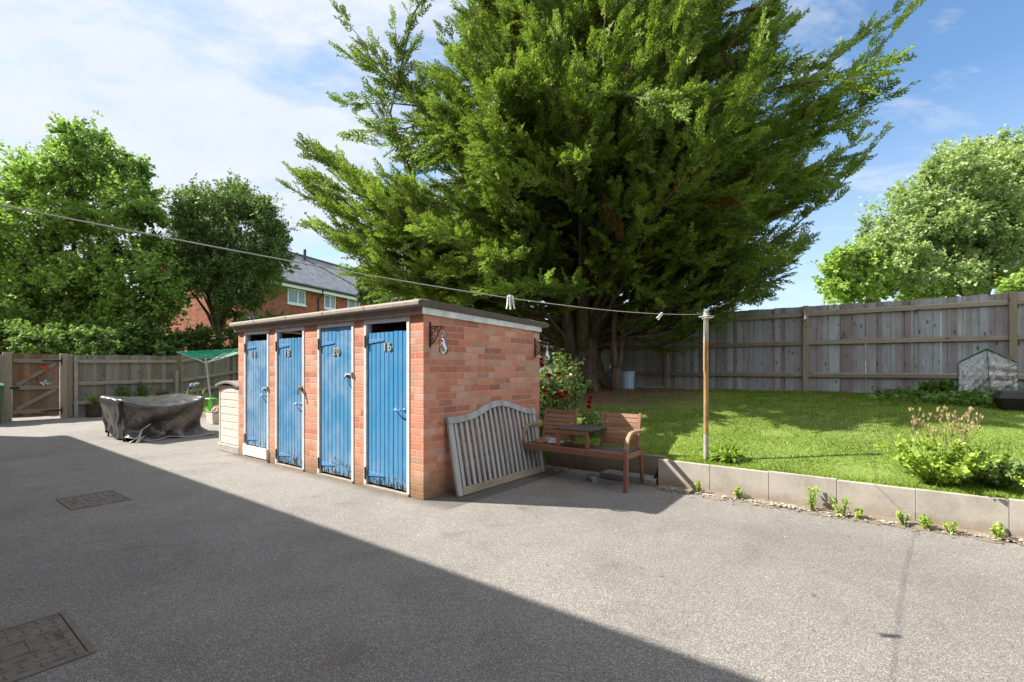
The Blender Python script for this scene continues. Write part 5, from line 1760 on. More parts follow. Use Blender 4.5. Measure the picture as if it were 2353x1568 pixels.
def outline_tree(name, label, cat, base, poly, Y, depth, n_clump, cr, leaf, mat, tr, n_twig=16, n_leaf=16, trunk=True, tone=0.5, group=None, lean=0.0, edge_sprigs=60, twig_len=0.9):
    root = thing(name, label, cat, (0, 0, 0), 0, group)
    wpoly = [at(x, y, Y) for x, y in poly]
    P2 = [(p.x, p.z) for p in wpoly]
    xs_, zs_ = [p[0] for p in P2], [p[1] for p in P2]
    cs = []
    guard = 0
    while len(cs) < n_clump and guard < 20000:
        guard += 1
        x, z = random.uniform(min(xs_), max(xs_)), random.uniform(min(zs_), max(zs_))
        r_ = random.uniform(*cr)
        if not in_poly(x, z, P2):
            continue
        m = 0.72 * r_
        if not all(in_poly(x + m * ca, z + m * sa, P2) for ca, sa in ((1, 0), (-1, 0), (0, 1), (0, -1))):
            if random.random() < 0.6:
                continue
            r_ *= 0.55
            if not all(in_poly(x + 0.6 * r_ * ca, z + 0.6 * r_ * sa, P2) for ca, sa in ((1, 0), (-1, 0), (0, 1))):
                continue
        dd_ = random.uniform(-depth, depth)
        cs.append((x * (1 + dd_ / Y), Y + dd_, EYE + (z - EYE) * (1 + dd_ / Y), r_))
    b = Vector(base)
    if trunk:
        mb = MB()
        top = max(zs_)
        cxm = sum(c[0] for c in cs) / len(cs)
        fork = b + Vector((lean * 0.3, 0, (top - b.z) * 0.22))
        mb.tube([b - Vector((0, 0, 0.3)), b + Vector((0, 0, 0.4)), fork], [tr * 1.35, tr * 1.05, tr * 0.85], 10)
        for c in random.sample(cs, min(len(cs), 22)):
            e = Vector(c[:3])
            m1 = fork.lerp(e, 0.35) + Vector((0, 0, abs(e.z - fork.z) * 0.14))
            m2 = fork.lerp(e, 0.7) + Vector((random.uniform(-.2, .2), random.uniform(-.2, .2), abs(e.z - fork.z) * 0.08))
            mb.tube([fork, m1, m2, e], [tr * 0.5, tr * 0.34, tr * 0.2, 0.01], 6)
        mb.build('trunk', M['bark'], root, smooth=True)
    C = np.array(cs)
    k = np.repeat(np.arange(len(C)), n_twig)
    dv = rand_dirs(len(k))
    dv[:, 2] = dv[:, 2] * 0.8 + 0.15
    dv = unit(dv)
    rr = C[k, 3]
    org = C[k, :3] + dv * (rr * rng.uniform(0.05, 0.62, len(k)))[:, None]
    dr = unit(dv + np.array([0, 0, 0.25]) + rng.normal(size=dv.shape) * 0.35)
    ln = rr * rng.uniform(0.35, 0.75, len(k)) * twig_len
    P, D, N, Ls, W = twig_leaves(org, dr, ln, n_leaf, leaf[0], leaf[1])
    ct_ = rng.normal(0, 0.13, len(C))
    tn = np.clip(tone + np.repeat(ct_[k] + rng.normal(0, 0.10, len(k)), n_leaf) + rng.normal(0, 0.12, len(P)), 0, 1)
    # loose sprigs sticking out of the outline
    if edge_sprigs:
        q = rng.integers(0, len(C), edge_sprigs)
        dv = rand_dirs(edge_sprigs)
        dv[:, 2] = np.abs(dv[:, 2]) * 1.1 + 0.1
        dv = unit(dv)
        o2 = C[q, :3] + dv * (C[q, 3] * 0.75)[:, None]
        P2_, D2, N2, L2, W2 = twig_leaves(o2, dv, C[q, 3] * rng.uniform(0.4, 0.9, edge_sprigs), 14, leaf[0], leaf[1], 0.5)
        P, D, N, Ls, W = np.concatenate([P, P2_]), np.concatenate([D, D2]), np.concatenate([N, N2]), np.concatenate([Ls, L2]), np.concatenate([W, W2])
        tn = np.concatenate([tn, np.clip(rng.normal(tone + 0.1, 0.15, len(P2_)), 0, 1)])
    v, f = leaves(P, D, N, Ls, W)
    mesh_np('crown', v, f, mat, root, tn)
    return root


polyA = [(-60, 500), (-20, 430), (12, 425), (18, 350), (62, 335), (80, 300), (128, 300), (152, 275), (180, 300), (215, 290), (240, 310), (300, 290), (318, 350), (392, 362), (398, 430), (380, 470), (408, 540), (420, 620), (415, 700), (410, 760), (380, 830), (-60, 830), (-160, 780), (-150, 600)]
outline_tree('sycamore_tree', 'tall yellow green broadleaf tree behind the left fence', 'tree', (-17.0, 19.0, 0.5), polyA, 18.5, 1.9, 225, (0.5, 1.05), (0.125, 0.105), M['sycamore'], 0.22, 34, 19, tone=0.50, edge_sprigs=420)
polyB = [(388, 470), (430, 425), (470, 430), (500, 405), (560, 420), (610, 440), (640, 480), (672, 530), (690, 580), (680, 640), (640, 690), (600, 705), (560, 735), (470, 735), (415, 700), (385, 640), (368, 560), (372, 510)]
outline_tree('dark_tree', 'rounded dark green tree in front of the far brick house', 'tree', (-12.4, 20.6, 0.8), polyB, 20.2, 1.7, 130, (0.5, 0.95), (0.115, 0.07), M['dark_leaf'], 0.18, 28, 20, tone=0.38, edge_sprigs=320)
polyC = [(1900, 700), (1930, 620), (1970, 560), (1975, 500), (2040, 465), (2075, 400), (2130, 372), (2180, 335), (2235, 312), (2330, 310), (2420, 320), (2500, 450), (2500, 640), (2320, 680), (2300, 695), (2200, 700), (2060, 700)]
outline_tree('pale_tree', 'big pale green broadleaf tree rising beyond the tall fence', 'tree', (22.5, 23.5, 1.6), polyC, 23.0, 2.4, 230, (0.55, 1.15), (0.15, 0.115), M['pale_leaf'], 0.3, 34, 19, tone=0.5, edge_sprigs=380)
polyD = [(1868, 700), (1880, 640), (1892, 600), (1915, 565), (1950, 552), (2000, 555), (2040, 610), (2060, 700)]
outline_tree('lime_tree', 'small bright lime green tree at the left of the pale tree beyond the fence', 'tree', (16.0, 22.0, 1.6), polyD, 21.5, 0.9, 44, (0.4, 0.7), (0.17, 0.13), M['lime_leaf'], 0.12, 18, 14, tone=0.5, edge_sprigs=100)
polyE = [(2290, 690), (2310, 650), (2340, 615), (2420, 600), (2480, 690)]
outline_tree('lime_shrub', 'lime green tree top at the right edge above the fence', 'tree', (21.0, 19.6, 1.6), polyE, 19.0, 0.8, 24, (0.4, 0.7), (0.16, 0.13), M['lime_leaf'], 0.1, 18, 14, tone=0.45, edge_sprigs=60)
polyF = [(1440, 715), (1450, 680), (1490, 655), (1540, 670), (1560, 715)]
outline_tree('background_tree', 'small light green tree seen through the gap under the conifer, behind the fence', 'tree', (5.4, 20.0, 1.6), polyF, 20.0, 0.9, 26, (0.4, 0.65), (0.15, 0.12), M['lime_leaf'], 0.1, 18, 14, tone=0.35, edge_sprigs=40)
polyG = [(395, 815), (400, 770), (450, 745), (520, 755), (560, 735), (620, 715), (660, 725), (690, 740), (690, 830), (395, 830)]
outline_tree('hedge_shrub', 'dark leafy shrub above the fence behind the rotary airer', 'shrub', (-10.6, 18.6, 0.8), polyG, 18.2, 0.9, 56, (0.35, 0.65), (0.12, 0.07), M['shrub_leaf'], 0.08, 20, 15, tone=0.38, edge_sprigs=90)
polyH = [(230, 825), (240, 760), (300, 735), (370, 750), (410, 770), (420, 825)]
outline_tree('laurel_shrub', 'glossy dark green shrub overhanging the middle of the left fence', 'shrub', (-13.4, 17.0, 0.4), polyH, 16.4, 0.7, 36, (0.35, 0.6), (0.15, 0.09), M['shrub_leaf'], 0.06, 20, 15, tone=0.45, edge_sprigs=60)
polyI = [(-120, 835), (-100, 755), (0, 745), (100, 760), (200, 750), (255, 770), (265, 835)]
outline_tree('ivy_shrub', 'pale glittering ivy shrub growing over the fence above the gate', 'shrub', (-16.6, 16.0, 0.2), polyI, 15.4, 0.6, 80, (0.3, 0.55), (0.12, 0.11), M['shrub_leaf'], 0.06, 22, 15, tone=0.75, edge_sprigs=90)
polyJ = [(820, 700), (815, 620), (850, 600), (900, 600), (930, 640), (940, 700)]
outline_tree('grey_shrub', 'greyish bush below the conifer in front of the far house', 'shrub', (-6.0, 22.0, 1.4), polyJ, 21.0, 0.9, 30, (0.35, 0.6), (0.12, 0.07), M['pale_leaf'], 0.08, 18, 14, tone=0.2, edge_sprigs=50)


# ------------------------------------------------------------------ garden plants
def plant(name, label, cat, xy, h, spread, n_stem, n_leaf, leaf, mat, group=None, z=None, tone=0.5, stem_mat='stem_green', flowers=None, arch=0.35, t0=0.25, single=False):
    z = gz(*xy) if z is None else z
    root = thing(name, label, cat, (xy[0], xy[1], z), 0, group) if not single else None
    mb = MB()
    O, Dn, Ln, ends = [], [], [], []
    for k in range(n_stem):
        a = random.uniform(0, 2 * math.pi)
        rr = spread * math.sqrt(random.random())
        e = Vector((math.cos(a) * rr, math.sin(a) * rr, h * random.uniform(0.55, 1.0) * (1 - 0.3 * (rr / spread) ** 2)))
        b_ = Vector((math.cos(a) * rr * 0.2, math.sin(a) * rr * 0.2, -0.03))
        m_ = b_.lerp(e, 0.55) + Vector((0, 0, h * arch * 0.3))
        mb.tube([b_, m_, e], [0.006 + h * 0.003, 0.004 + h * 0.002, 0.002], 5)
        ends.append(e)
        for s0, s1 in ((b_, m_), (m_, e)):
            O.append(s0); Dn.append((s1 - s0).normalized()); Ln.append((s1 - s0).length)
    O, Dn, Ln = np.array(O), np.array(Dn), np.array(Ln)
    P, D, N, L, W = twig_leaves(O, Dn, Ln, n_leaf, leaf[0], leaf[1], 0.9)
    keep = P[:, 2] > h * t0 * rng.random(len(P))
    P, D, N, L, W = P[keep], D[keep], N[keep], L[keep], W[keep]
    v, f = leaves(P, D, N, L, W)
    if single:
        o = mesh_np(name, v, f, mat, None, np.clip(rng.normal(tone, 0.18, len(f)), 0, 1), loc=(xy[0], xy[1], z))
        return lab(o, label, cat, group), ends
    mesh_np('foliage', v, f, mat, root, np.clip(rng.normal(tone, 0.18, len(f)), 0, 1))
    mb.build('stem', M[stem_mat], root)
    return root, ends


def rose(c, r_, mat, root, name='flower'):
    mb = MB()
    c = Vector(c)
    for ring, (n, rad, tilt) in enumerate(((6, 1.0, 0.35), (6, 0.95, 0.85), (5, 0.8, 1.25), (5, 0.9, -0.3))):
        for k in range(n):
            a = 2 * math.pi * (k + 0.5 * ring) / n + random.uniform(-.2, .2)
            u = Vector((math.cos(a), math.sin(a), 0))
            w = Vector((-math.sin(a), math.cos(a), 0))
            e = c + u * r_ * rad * math.cos(tilt) + Vector((0, 0, r_ * rad * math.sin(tilt)))
            m_ = c.lerp(e, 0.6)
            mb.add([c, m_ + w * r_ * 0.45, e + w * r_ * 0.25, e - w * r_ * 0.25, m_ - w * r_ * 0.45], [(0, 1, 2, 3, 4)])
    return mb.build(name, mat, root)


# roses behind the shed corner
xy = (0.78, 7.75)
rb, ends = plant('rose_bush', 'tall leafy rose bush with red blooms at the back corner of the brick shed', 'rose bush', xy, 1.28, 0.46, 46, 22, (0.075, 0.045), M['rose_leaf'], tone=0.55, stem_mat='stem')
zb = gz(*xy)
for (px_, py_, Y) in ((1243, 829, 7.15), (1285, 862, 7.1), (1252, 903, 7.0), (1283, 909, 6.95), (1300, 905, 7.0), (1262, 866, 7.1), (1246, 842, 7.15), (1292, 915, 6.95)):
    q = at(px_, py_, Y)
    rose((q.x - xy[0], q.y - xy[1], q.z - zb), 0.060, M['red_petal'], rb)
xy = (0.62, 7.25)
plant('shrub', 'low leafy bush filling the corner between the shed wall and the garden wall', 'shrub', xy, 0.62, 0.34, 34, 20, (0.055, 0.032), M['rose_leaf'], tone=0.6, stem_mat='stem')
xy = (1.18, 7.0)
rb2, ends = plant('rose_bush', 'short rose plant with one upright red bloom between the two bench backs', 'rose bush', xy, 0.42, 0.22, 20, 16, (0.06, 0.037), M['rose_leaf'], tone=0.7, stem_mat='stem')
zb = gz(*xy)
for (px_, py_, Y) in ((1354, 927, 7.0), (1353, 938, 7.0), (1357, 917, 7.02)):
    q = at(px_, py_, Y)
    rose((q.x - xy[0], q.y - xy[1], q.z - zb), 0.055, M['red_petal'], rb2)

# big leafy clump with dead flower heads on the wall edge
xy = S(4.25, 2.42).xy
cl_, ends = plant('leafy_clump', 'yellow green leafy clump with tall dry flower heads above the garden wall', 'plant', tuple(xy), 0.42, 0.46, 42, 17, (0.056, 0.05), M['weed_leaf'], tone=0.6, t0=0.1)
zb = gz(*xy)
mb = MB()
HP, HD = [], []
for (px_, py_) in ((2085, 945), (2100, 950), (2120, 946), (2090, 975), (2130, 985), (2150, 990), (2165, 950), (2180, 955), (2195, 945), (2210, 955), (2205, 975), (2225, 940), (2240, 950), (2255, 955), (2235, 975), (2175, 985), (2190, 990), (2215, 1000), (2245, 985), (2150, 965), (2105, 990), (2228, 962)):
    q = at(px_, py_, 4.45 + random.uniform(-0.15, 0.15)) - Vector((xy[0], xy[1], zb))
    b_ = Vector((q.x * 0.35 + random.uniform(-.05, .05), q.y * 0.3, 0.02))
    m_ = b_.lerp(q, 0.55) + Vector((random.uniform(-.02, .02), 0, 0.03))
    mb.tube([b_, m_, q], [0.004, 0.003, 0.0015], 4)
    for j in range(4):
        s_ = m_.lerp(q, random.uniform(0.2, 1.0))
        e = s_ + Vector((random.uniform(-.05, .05), random.uniform(-.03, .03), random.uniform(0.03, 0.09)))
        mb.tube([s_, e], [0.0016, 0.001], 3, cap=False)
        for kk in range(8):
            HP.append(tuple(e)); HD.append((random.uniform(-.35, .35), random.uniform(-.35, .35), 1))
mb.build('dry_stem', M['stem'], cl_)
HP, HD = np.array(HP), np.array(HD)
for k in range(0, len(HP) - 1, 8):
    a_, b_ = HP[k:k + 8], HD[k:k + 8]
    v, f = leaves(a_, b_, rand_dirs(len(a_)), rng.uniform(0.024, 0.046, len(a_)), rng.uniform(0.010, 0.018, len(a_)))
    mesh_np('flower_head', v, f, M['dead_flower'], cl_, rng.random(len(f)))
plant('low_shrub', 'small bright green shrub at the right edge on top of the garden wall', 'shrub', tuple(S(4.95, 2.36).xy), 0.24, 0.28, 34, 18, (0.035, 0.028), M['weed_leaf'], tone=0.75, t0=0.05)
plant('low_shrub', 'darker spreading shrub between the leafy clump and the bright green one', 'shrub', tuple(S(4.65, 2.50).xy), 0.30, 0.30, 34, 18, (0.05, 0.035), M['rose_leaf'], tone=0.4, t0=0.05)
# iris like blades
xy = S(5.0, 2.75).xy
ir = thing('iris_plant', 'clump of long sword shaped green leaves by the right edge of the photo', 'plant', (xy[0], xy[1], gz(*xy)))
mb = MB()
for k in range(9):
    a = random.uniform(-0.9, 0.9) + 0.2
    L = random.uniform(0.25, 0.62)
    tip = Vector((math.sin(a) * L, random.uniform(-.1, .1), math.cos(a) * L * 0.8))
    m_ = tip * 0.5 + Vector((0, 0, 0.05))
    w = Vector((math.cos(a), 0, -math.sin(a))) * 0.016
    b_ = Vector((random.uniform(-.03, .03), random.uniform(-.03, .03), -0.02))
    mb.add([b_ - w, b_ + w, m_ + w, tip, m_ - w], [(0, 1, 2, 3, 4)])
mb.build('leaf', simple('iris_leaf', lin(104, 138, 58), 0.45, 0.1), ir)

# weeds along the foot of the wall
weeds = [(2.22, 0.17, 0.07, 'bright weed at the wall foot right below the clothes post'), (2.62, 0.10, 0.06, 'small low weed at the wall foot, second from the clothes post'),
         (3.28, 0.30, 0.10, 'tallest straggly weed climbing the face of the garden wall'), (3.52, 0.15, 0.08, 'bushy weed just right of the tallest straggly weed'),
         (3.66, 0.08, 0.05, 'tiny weed between two bushy ones at the wall foot'), (3.98, 0.13, 0.06, 'fresh green weed at the wall foot below the leafy clump'),
         (4.12, 0.11, 0.05, 'thin weed at a slab joint below the leafy clump'), (4.28, 0.09, 0.05, 'round yellow green weed at the wall foot, right of the slab joint'), (4.56, 0.10, 0.05, 'last small weed at the wall foot near the right edge')]
for x, h, sp, label in weeds:
    p = S(x, 2.02 + random.uniform(-0.05, 0.02)).xy
    plant('weed', label, 'weed', tuple(p), h * random.uniform(1.0, 1.5), sp * random.uniform(0.7, 1.3), random.randint(5, 9), random.randint(7, 11), (random.uniform(0.026, 0.045), random.uniform(0.016, 0.026)), M['weed_leaf'], 'weeds along the foot of the garden wall', 0.02, 0.7, t0=0.02)
plant('dock_weed', 'broad leaved weed on the lawn edge just right of the clothes post', 'weed', tuple(S(2.42, 2.36).xy), 0.16, 0.14, 14, 7, (0.11, 0.04), M['weed_leaf'], None, None, 0.4, t0=0.0)
# big leaved plant by the fence and mixed ground cover
q = at(2150, 905, 8.5)
plant('broad_leaf_plant', 'dark broad leaved plant in front of the fence beside the mini greenhouse', 'plant', (q.x, q.y), 0.32, 0.40, 26, 11, (0.12, 0.10), M['ivy_leaf'], tone=0.45, t0=0.1)
# left bed flowers
for k, (x, h, sp, label, mt, tn) in enumerate(((0.35, 0.30, 0.22, 'low yellowish bushy plant in the sleeper bed next to the gate', 'weed_leaf', 0.35), (0.9, 0.62, 0.26, 'taller grey green plant in the middle of the sleeper bed', 'shrub_leaf', 0.35),
                                              (1.4, 0.72, 0.24, 'dark stemmed tall plant in the sleeper bed behind the covered furniture', 'shrub_leaf', 0.2), (1.9, 0.48, 0.24, 'green leafy plant at the far end of the sleeper bed', 'rose_leaf', 0.3))):
    p = S(-14.33 + 0.34, x).xy
    plant('bed_plant', label, 'plant', tuple(p), h, sp, 22, 14, (0.06, 0.035), M[mt], 'plants in the sleeper bed', 0.34, tn, t0=0.05)
for (px_, py_, Y, mt, label) in ((437, 893, 14.6, 'purple_petal', 'tall purple flower behind the covered furniture'), (441, 886, 14.8, 'white_petal', 'upper pale lily flower beside the airer pole'), (452, 884, 14.7, 'white_petal', 'lower pale lily flower beside the airer pole')):
    q = at(px_, py_, Y)
    z = gz(q.x, q.y)
    r_ = thing('flower', label, 'flower', (q.x, q.y, z), 0)
    MB().tube([(0, 0, -0.05), (0.02, 0, (q.z - z) * 0.5), (0, 0, q.z - z)], [0.012, 0.01, 0.006], 5).build('stem', M['stem_green'], r_)
    rose((0, 0, q.z - z), 0.085, M[mt], r_, 'bloom')
    O = np.array([[0, 0, 0.0]] * 6); Dn = rand_dirs(6); Dn[:, 2] = np.abs(Dn[:, 2]) + 0.8; Dn = unit(Dn)
    P, D, N, L, W = twig_leaves(O, Dn, np.full(6, (q.z - z) * 0.7), 10, 0.14, 0.03, 0.5)
    v, f = leaves(P, D, N, L, W)
    mesh_np('foliage', v, f, M['rose_leaf'], r_, rng.random(len(f)))

# ------------------------------------------------------------------ lawn blades, ground cover, litter, pebbles
def site_arr(sx, sy):
    X = OX + CT * sx - ST * sy
    Y = OY + ST * sx + CT * sy
    return X, Y, garden_z(sx, sy)


def bare_mask(X, Y):
    d_ = np.hypot(X - 2.05, Y - 11.6)
    n_ = np.sin(X * 2.3 + 1.1 * Y) * np.sin(Y * 1.9 - 0.7 * X) + 0.5 * np.sin(X * 5.1) * np.sin(Y * 4.3)
    thin = np.sin(X * 2.9 + 0.7) * np.sin(Y * 3.7 - 0.4) + 0.6 * np.sin(X * 7.3 + Y * 2.2) * np.sin(Y * 6.1)
    return np.clip((d_ + n_ * 0.8 - 1.6) / 2.4, 0.03, 1) * np.where(thin > 0.95, 0.30, 1.0)


n = 290000
sx_a = rng.uniform(-1.2, 11.5, n)
sy_a = 2.17 + (8.75 - 2.17) * rng.random(n) ** 1.25
ok = ~((sx_a < 1.76) & (sy_a < 2.43))
sx_a, sy_a = sx_a[ok], sy_a[ok]
X, Y, Z = site_arr(sx_a, sy_a)
ok = (rng.random(len(X)) < bare_mask(X, Y)) & (np.abs(X / np.maximum(Y, .1)) < 1.9)
X, Y, Z = X[ok], Y[ok], Z[ok]
n = len(X)
tuft = 0.6 + 0.5 * (np.sin(X * 3.7 + 1.3 * np.sin(Y * 2.9)) * np.sin(Y * 4.1 + X) * 0.5 + 0.5) + (rng.random(n) < 0.02) * 0.9
ssx, ssy = to_site(X, Y)
long_ = np.clip((ssy - 8.0) / 0.5, 0, 1) * 1.3 + np.exp(-((X - 2.23) ** 2 + (Y - 5.6) ** 2) / 0.02) * 1.4 + np.clip((2.26 - ssy) / 0.1, 0, 1) * 0.5
h = 0.030 * tuft * rng.uniform(0.6, 1.4, n) * (1 + long_ * rng.random(n))
w = 0.0035 + 0.0011 * Y
P = np.stack([X, Y, Z - 0.005], -1)
D = rng.normal(size=(n, 3)) * 0.45
D[:, 2] = 1.0
N_ = rand_dirs(n)
D = unit(D)
Sd = unit(np.cross(D, N_)) * (w / 2)[:, None]
v = np.stack([P - Sd, P + Sd, P + D * h[:, None] + Sd * 0.1], 1).reshape(-1, 3)
patch = 0.42 + 0.20 * np.sin(X * 1.3 + np.sin(Y * 1.7)) * np.sin(Y * 1.1 + 0.6) + 0.16 * np.sin(X * 4.7 + 2 * np.sin(Y * 3.1)) * np.sin(Y * 5.3 + X)
tn = np.clip(patch + rng.normal(0, 0.17, n), 0, 1)
gr = mesh_np('grass', v, np.arange(n * 3).reshape(-1, 3), M['grass'], None, tn)
gr['kind'] = 'stuff'
gr['label'] = 'short green lawn grass'

# low mixed leaves at the right hand back of the lawn
n = 9000
sx_a, sy_a = rng.uniform(3.6, 9.5, n), rng.uniform(6.3, 8.5, n)
wt = np.clip((sx_a - 3.6) / 1.5, 0, 1) * np.clip((sy_a - 6.3) / 0.7, 0.0, 1)
ok = rng.random(n) < wt
X, Y, Z = site_arr(sx_a[ok], sy_a[ok])
n = len(X)
P = np.stack([X, Y, Z + rng.uniform(0.02, 0.13, n)], -1)
v, f = leaves(P, rng.normal(size=(n, 3)) + (0, 0, 0.2), rng.normal(size=(n, 3)) * 0.4 + (0, 0, 1), rng.uniform(0.06, 0.13, n), rng.uniform(0.05, 0.10, n))
gc = mesh_np('ground_cover', v, f, M['ivy_leaf'], None, np.clip(rng.normal(0.5, 0.2, n), 0, 1))
gc['kind'] = 'stuff'
gc['label'] = 'low leafy ground cover at the back of the lawn'
# brown leaf litter under the trees
n = 2600
a, rr = rng.uniform(0, 2 * math.pi, n), np.abs(rng.normal(0, 1.3, n))
X, Y = 2.0 + rr * np.cos(a) * 1.3, 11.5 + rr * np.sin(a)
Z = garden_z(*to_site(X, Y))
P = np.stack([X, Y, Z + 0.008], -1)
Dn = rng.normal(size=(n, 3)); Dn[:, 2] *= 0.25
v, f = leaves(P, Dn, rng.normal(size=(n, 3)) * 0.4 + (0, 0, 1), rng.uniform(0.03, 0.07, n), rng.uniform(0.015, 0.035, n))
lt_ = mesh_np('leaf_litter', v, f, M['litter'], None, rng.random(n))
lt_['kind'] = 'stuff'
lt_['label'] = 'brown fallen leaves under the conifer'
# small brown leaves and bits blown over the tarmac
n = 70
X, Y = rng.uniform(-4.5, 4.2, n), rng.uniform(2.3, 7.2, n)
sx_a, sy_a = to_site(X, Y)
ok = (sy_a < 1.95) & ~((sx_a < 0.05) & (sy_a > -0.05))
X, Y = X[ok], Y[ok]
n = len(X)
P = np.stack([X, Y, np.full(n, 0.006)], -1)
Dn = rng.normal(size=(n, 3)); Dn[:, 2] = np.abs(Dn[:, 2]) * 0.15
v, f = leaves(P, Dn, rng.normal(size=(n, 3)) * 0.25 + (0, 0, 1), rng.uniform(0.012, 0.034, n), rng.uniform(0.008, 0.018, n))
fl_ = mesh_np('fallen_leaves', v, f, M['litter'], None, rng.random(n) * 0.6)
fl_['kind'] = 'stuff'
fl_['label'] = 'tiny brown leaves scattered on the tarmac'
# pebbles and crumbs along the wall foot
vs, fs = [], []
ico = [(0, 0, 1), (0.9, 0, 0.3), (0.28, 0.85, 0.3), (-0.72, 0.53, 0.3), (-0.72, -0.53, 0.3), (0.28, -0.85, 0.3), (0, 0, -0.4)]
ifc = [(0, 1, 2), (0, 2, 3), (0, 3, 4), (0, 4, 5), (0, 5, 1), (6, 2, 1), (6, 3, 2), (6, 4, 3), (6, 5, 4), (6, 1, 5)]
for k in range(1500):
    x = random.uniform(0.0, 8.0)
    y = 2.09 - abs(random.gauss(0, 0.07)) if x > 1.75 else 2.32 - abs(random.gauss(0, 0.13))
    s_ = random.uniform(0.005, 0.017)
    p = S(x, y, 0.012 + s_ * 0.4 if x > 1.75 else s_ * 0.3)
    o_ = len(vs)
    a = random.uniform(0, 6.28)
    for ix, iy, iz in ico:
        vs.append((p.x + s_ * (ix * math.cos(a) - iy * math.sin(a)) * random.uniform(.8, 1.3), p.y + s_ * (ix * math.sin(a) + iy * math.cos(a)), p.z + s_ * iz * 0.7))
    fs += [tuple(i + o_ for i in t_) for t_ in ifc]
for k in range(120):
    X_, Y_ = random.uniform(-3.5, 4.0), random.uniform(2.2, 6.0)
    if to_site(X_, Y_)[1] > 2.0 or (to_site(X_, Y_)[1] > -0.1 and to_site(X_, Y_)[0] < 0.1):
        continue
    s_ = random.uniform(0.003, 0.008)
    o_ = len(vs)
    for ix, iy, iz in ico:
        vs.append((X_ + s_ * ix * random.uniform(.8, 1.6), Y_ + s_ * iy, s_ * iz * 0.6))
    fs += [tuple(i + o_ for i in t_) for t_ in ifc]
pb_ = MB().add(vs, fs).build('gravel', M['pebble'], None, fix=False)
vs, fs = [], []
for k in range(1300):
    x = random.uniform(1.75, 8.0)
    y = 2.08 - abs(random.gauss(0, 0.10))
    s_ = random.uniform(0.003, 0.012)
    p = S(x, y, 0.014 if y > 1.97 else 0.003)
    o_ = len(vs)
    for ix, iy, iz in ico:
        vs.append((p.x + s_ * ix * random.uniform(.7, 1.6), p.y + s_ * iy * random.uniform(.7, 1.6), p.z + s_ * iz * 0.6))
    fs += [tuple(i + o_ for i in t_) for t_ in ifc]
sc_ = MB().add(vs, fs).build('soil_crumbs', M['soil'], None, fix=False)
sc_['kind'] = 'stuff'
sc_['label'] = 'dark soil crumbs at the foot of the garden wall'
pb_['kind'] = 'stuff'
pb_['label'] = 'loose pale gravel at the foot of the garden wall'

# ------------------------------------------------------------------ far brick house
FH = math.atan2(0.932, 0.362)
fh = thing('brick_house', 'two storey brick house with a grey slate roof behind the dark tree', 'house', (-13.97, 30.0, 0), FH)
# local x recedes along the facade, local -y is the side we see
h0, he_, hr = 0.6, 6.55, 9.6
A0, A1 = -3.2, 24.0
mb = MB()
mb.prism([(0, h0), (0, he_), (4.0, hr - 0.25), (8.0, he_), (8.0, h0)], 'x', A0, A1)
mb.build('wall', M['house_brick'], fh)
mb = MB()
tz = 0.16
mb.prism([(-0.42, he_ + 0.04), (4.0, hr), (8.42, he_ + 0.04), (8.42, he_ + 0.04 + tz), (4.0, hr + tz), (-0.42, he_ + 0.04 + tz)], 'x', A0 - 0.3, A1 + 0.3)
rf_ = mb.build('roof', M['slate'], fh)
MB().tube([(A0 - 0.3, 4.0, hr + tz + 0.02), (A1 + 0.3, 4.0, hr + tz + 0.02)], 0.11, 8).build('ridge', simple('ridge_tile', lin(84, 86, 90), 0.8), rf_)
MB().box(A0 - 0.3, A1 + 0.3, -0.405, -0.385, he_ - 0.20, he_ + 0.035).box(A0 - 0.3, A1 + 0.3, -0.384, -0.002, he_ - 0.05, he_ - 0.02).build('fascia', M['upvc'], fh)
MB().tube([(A0 - 0.3, -0.47, he_ + 0.05), (A1 + 0.3, -0.47, he_ + 0.05)], 0.065, 8).build('gutter', M['black_plastic'], fh)
for x in (2.75, 13.0):
    MB().tube([(x, -0.46, he_), (x, -0.40, he_ - 0.25), (x, -0.07, he_ - 0.55), (x, -0.06, 0.6)], 0.04, 8).build('downpipe', M['black_plastic'], fh)
# party wall line and a soil pipe on the roof
sl_ = (hr - he_) / 4.42


def roofpt(x, y, o_=0.0): return Vector((x, y, he_ + 0.04 + tz + (y + 0.42) * (hr - he_ - 0.04) / 4.42 + o_))


MB().tube([roofpt(5.2, 3.6, 0.02), roofpt(8.6, 0.2, 0.02)], 0.03, 5).build('roof_cable', M['black_plastic'], rf_)
MB().tube([roofpt(5.2, 3.5, -0.1), roofpt(5.2, 3.5, 0.75)], 0.10, 10).build('vent_pipe', M['black_plastic'], rf_)


def far_x(px_):
    k = (px_ - CX) / FPX
    # point on the facade plane y=0: world = (-13.97 + .362 t, 30 + .932 t)
    return (k * 30 + 13.97) / (0.362 - 0.932 * k)


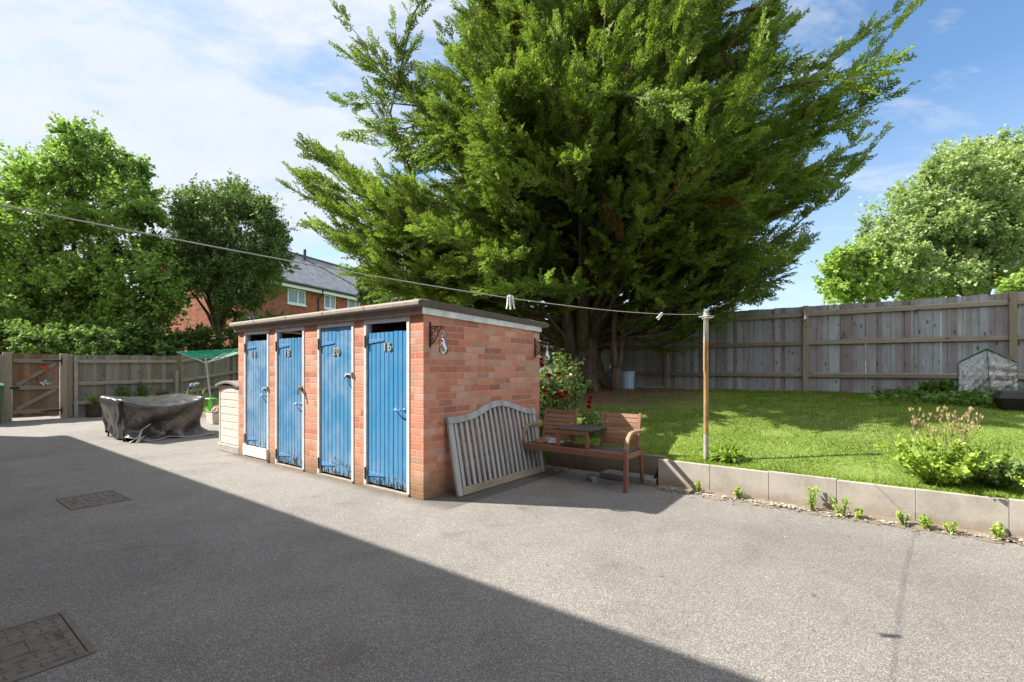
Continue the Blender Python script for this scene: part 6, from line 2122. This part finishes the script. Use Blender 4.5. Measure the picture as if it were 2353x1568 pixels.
def win(pa, pb_, z0_, z1_, split):
    a_, b_ = far_x(pa), far_x(pb_)
    mb = MB()
    fwd = 0.07
    mb.box(a_, a_ + fwd, -0.05, 0.0, z0_, z1_).box(b_ - fwd, b_, -0.05, 0.0, z0_, z1_)
    mb.box(a_ + fwd, b_ - fwd, -0.05, 0.0, z0_, z0_ + fwd).box(a_ + fwd, b_ - fwd, -0.05, 0.0, z1_ - fwd, z1_)
    w = MB().box(a_ - 0.05, b_ + 0.05, -0.10, 0.0, z0_ - 0.10, z0_ - 0.001)
    fr = mb.build('window', M['upvc'], fh)
    w.build('sill', M['upvc'], fr)
    for s_ in split:
        x = a_ + (b_ - a_) * s_
        MB().box(x - 0.045, x + 0.045, -0.055, 0.0, z0_ + fwd, z1_ - fwd).build('mullion', M['upvc'], fr)
    MB().box(a_ + fwd, b_ - fwd, -0.012, -0.006, z0_ + fwd, z1_ - fwd).build('pane', M['far_pane'], fr)


M['far_pane'] = simple('far_pane', lin(112, 132, 134), 0.06, 0.25, 0.5, Specular_IOR_Level=0.9)


def z_at(px_, py_):
    Yd = 30 + 0.932 * far_x(px_)
    return EYE - (py_ - HY) / FPX * Yd


win(660, 700.5, z_at(661, 696), z_at(661, 662), (0.56,))
win(744, 770, z_at(746, 708), z_at(746, 677.5), (0.5,))
win(798, 826, z_at(800, 716), z_at(800, 686), (0.6,))
win(846, 872, z_at(848, 724), z_at(848, 694), (0.5,))
# small lean-to glazed roof on the facade
mb = MB().prism([(-2.2, 3.5), (0.0, 4.25), (0.0, 4.35), (-2.2, 3.6)], 'x', far_x(562), far_x(606))
mb.build('porch_roof', simple('porch_glass', lin(150, 170, 190), 0.2, 0.1), fh)
MB().box(far_x(564), far_x(604), -2.1, -2.0, 1.0, 3.5).build('porch_wall', M['upvc'], fh)
# pink tiled roof glimpsed through the trees
ph = thing('pink_roofed_house', 'low house with a pink tiled roof glimpsed between the two left trees', 'house', at(440, 850, 30.0).xy.to_3d(), 0.35)
MB().box(-1.2, 2.2, 0, 6, 0, 4.0).build('wall', M['render_wall'], ph)
MB().prism([(-0.4, 3.95), (3.0, 6.6), (6.4, 3.95), (6.4, 3.85), (-0.4, 3.85)], 'x', -1.4, 2.4).build('roof', M['red_tile'], ph)
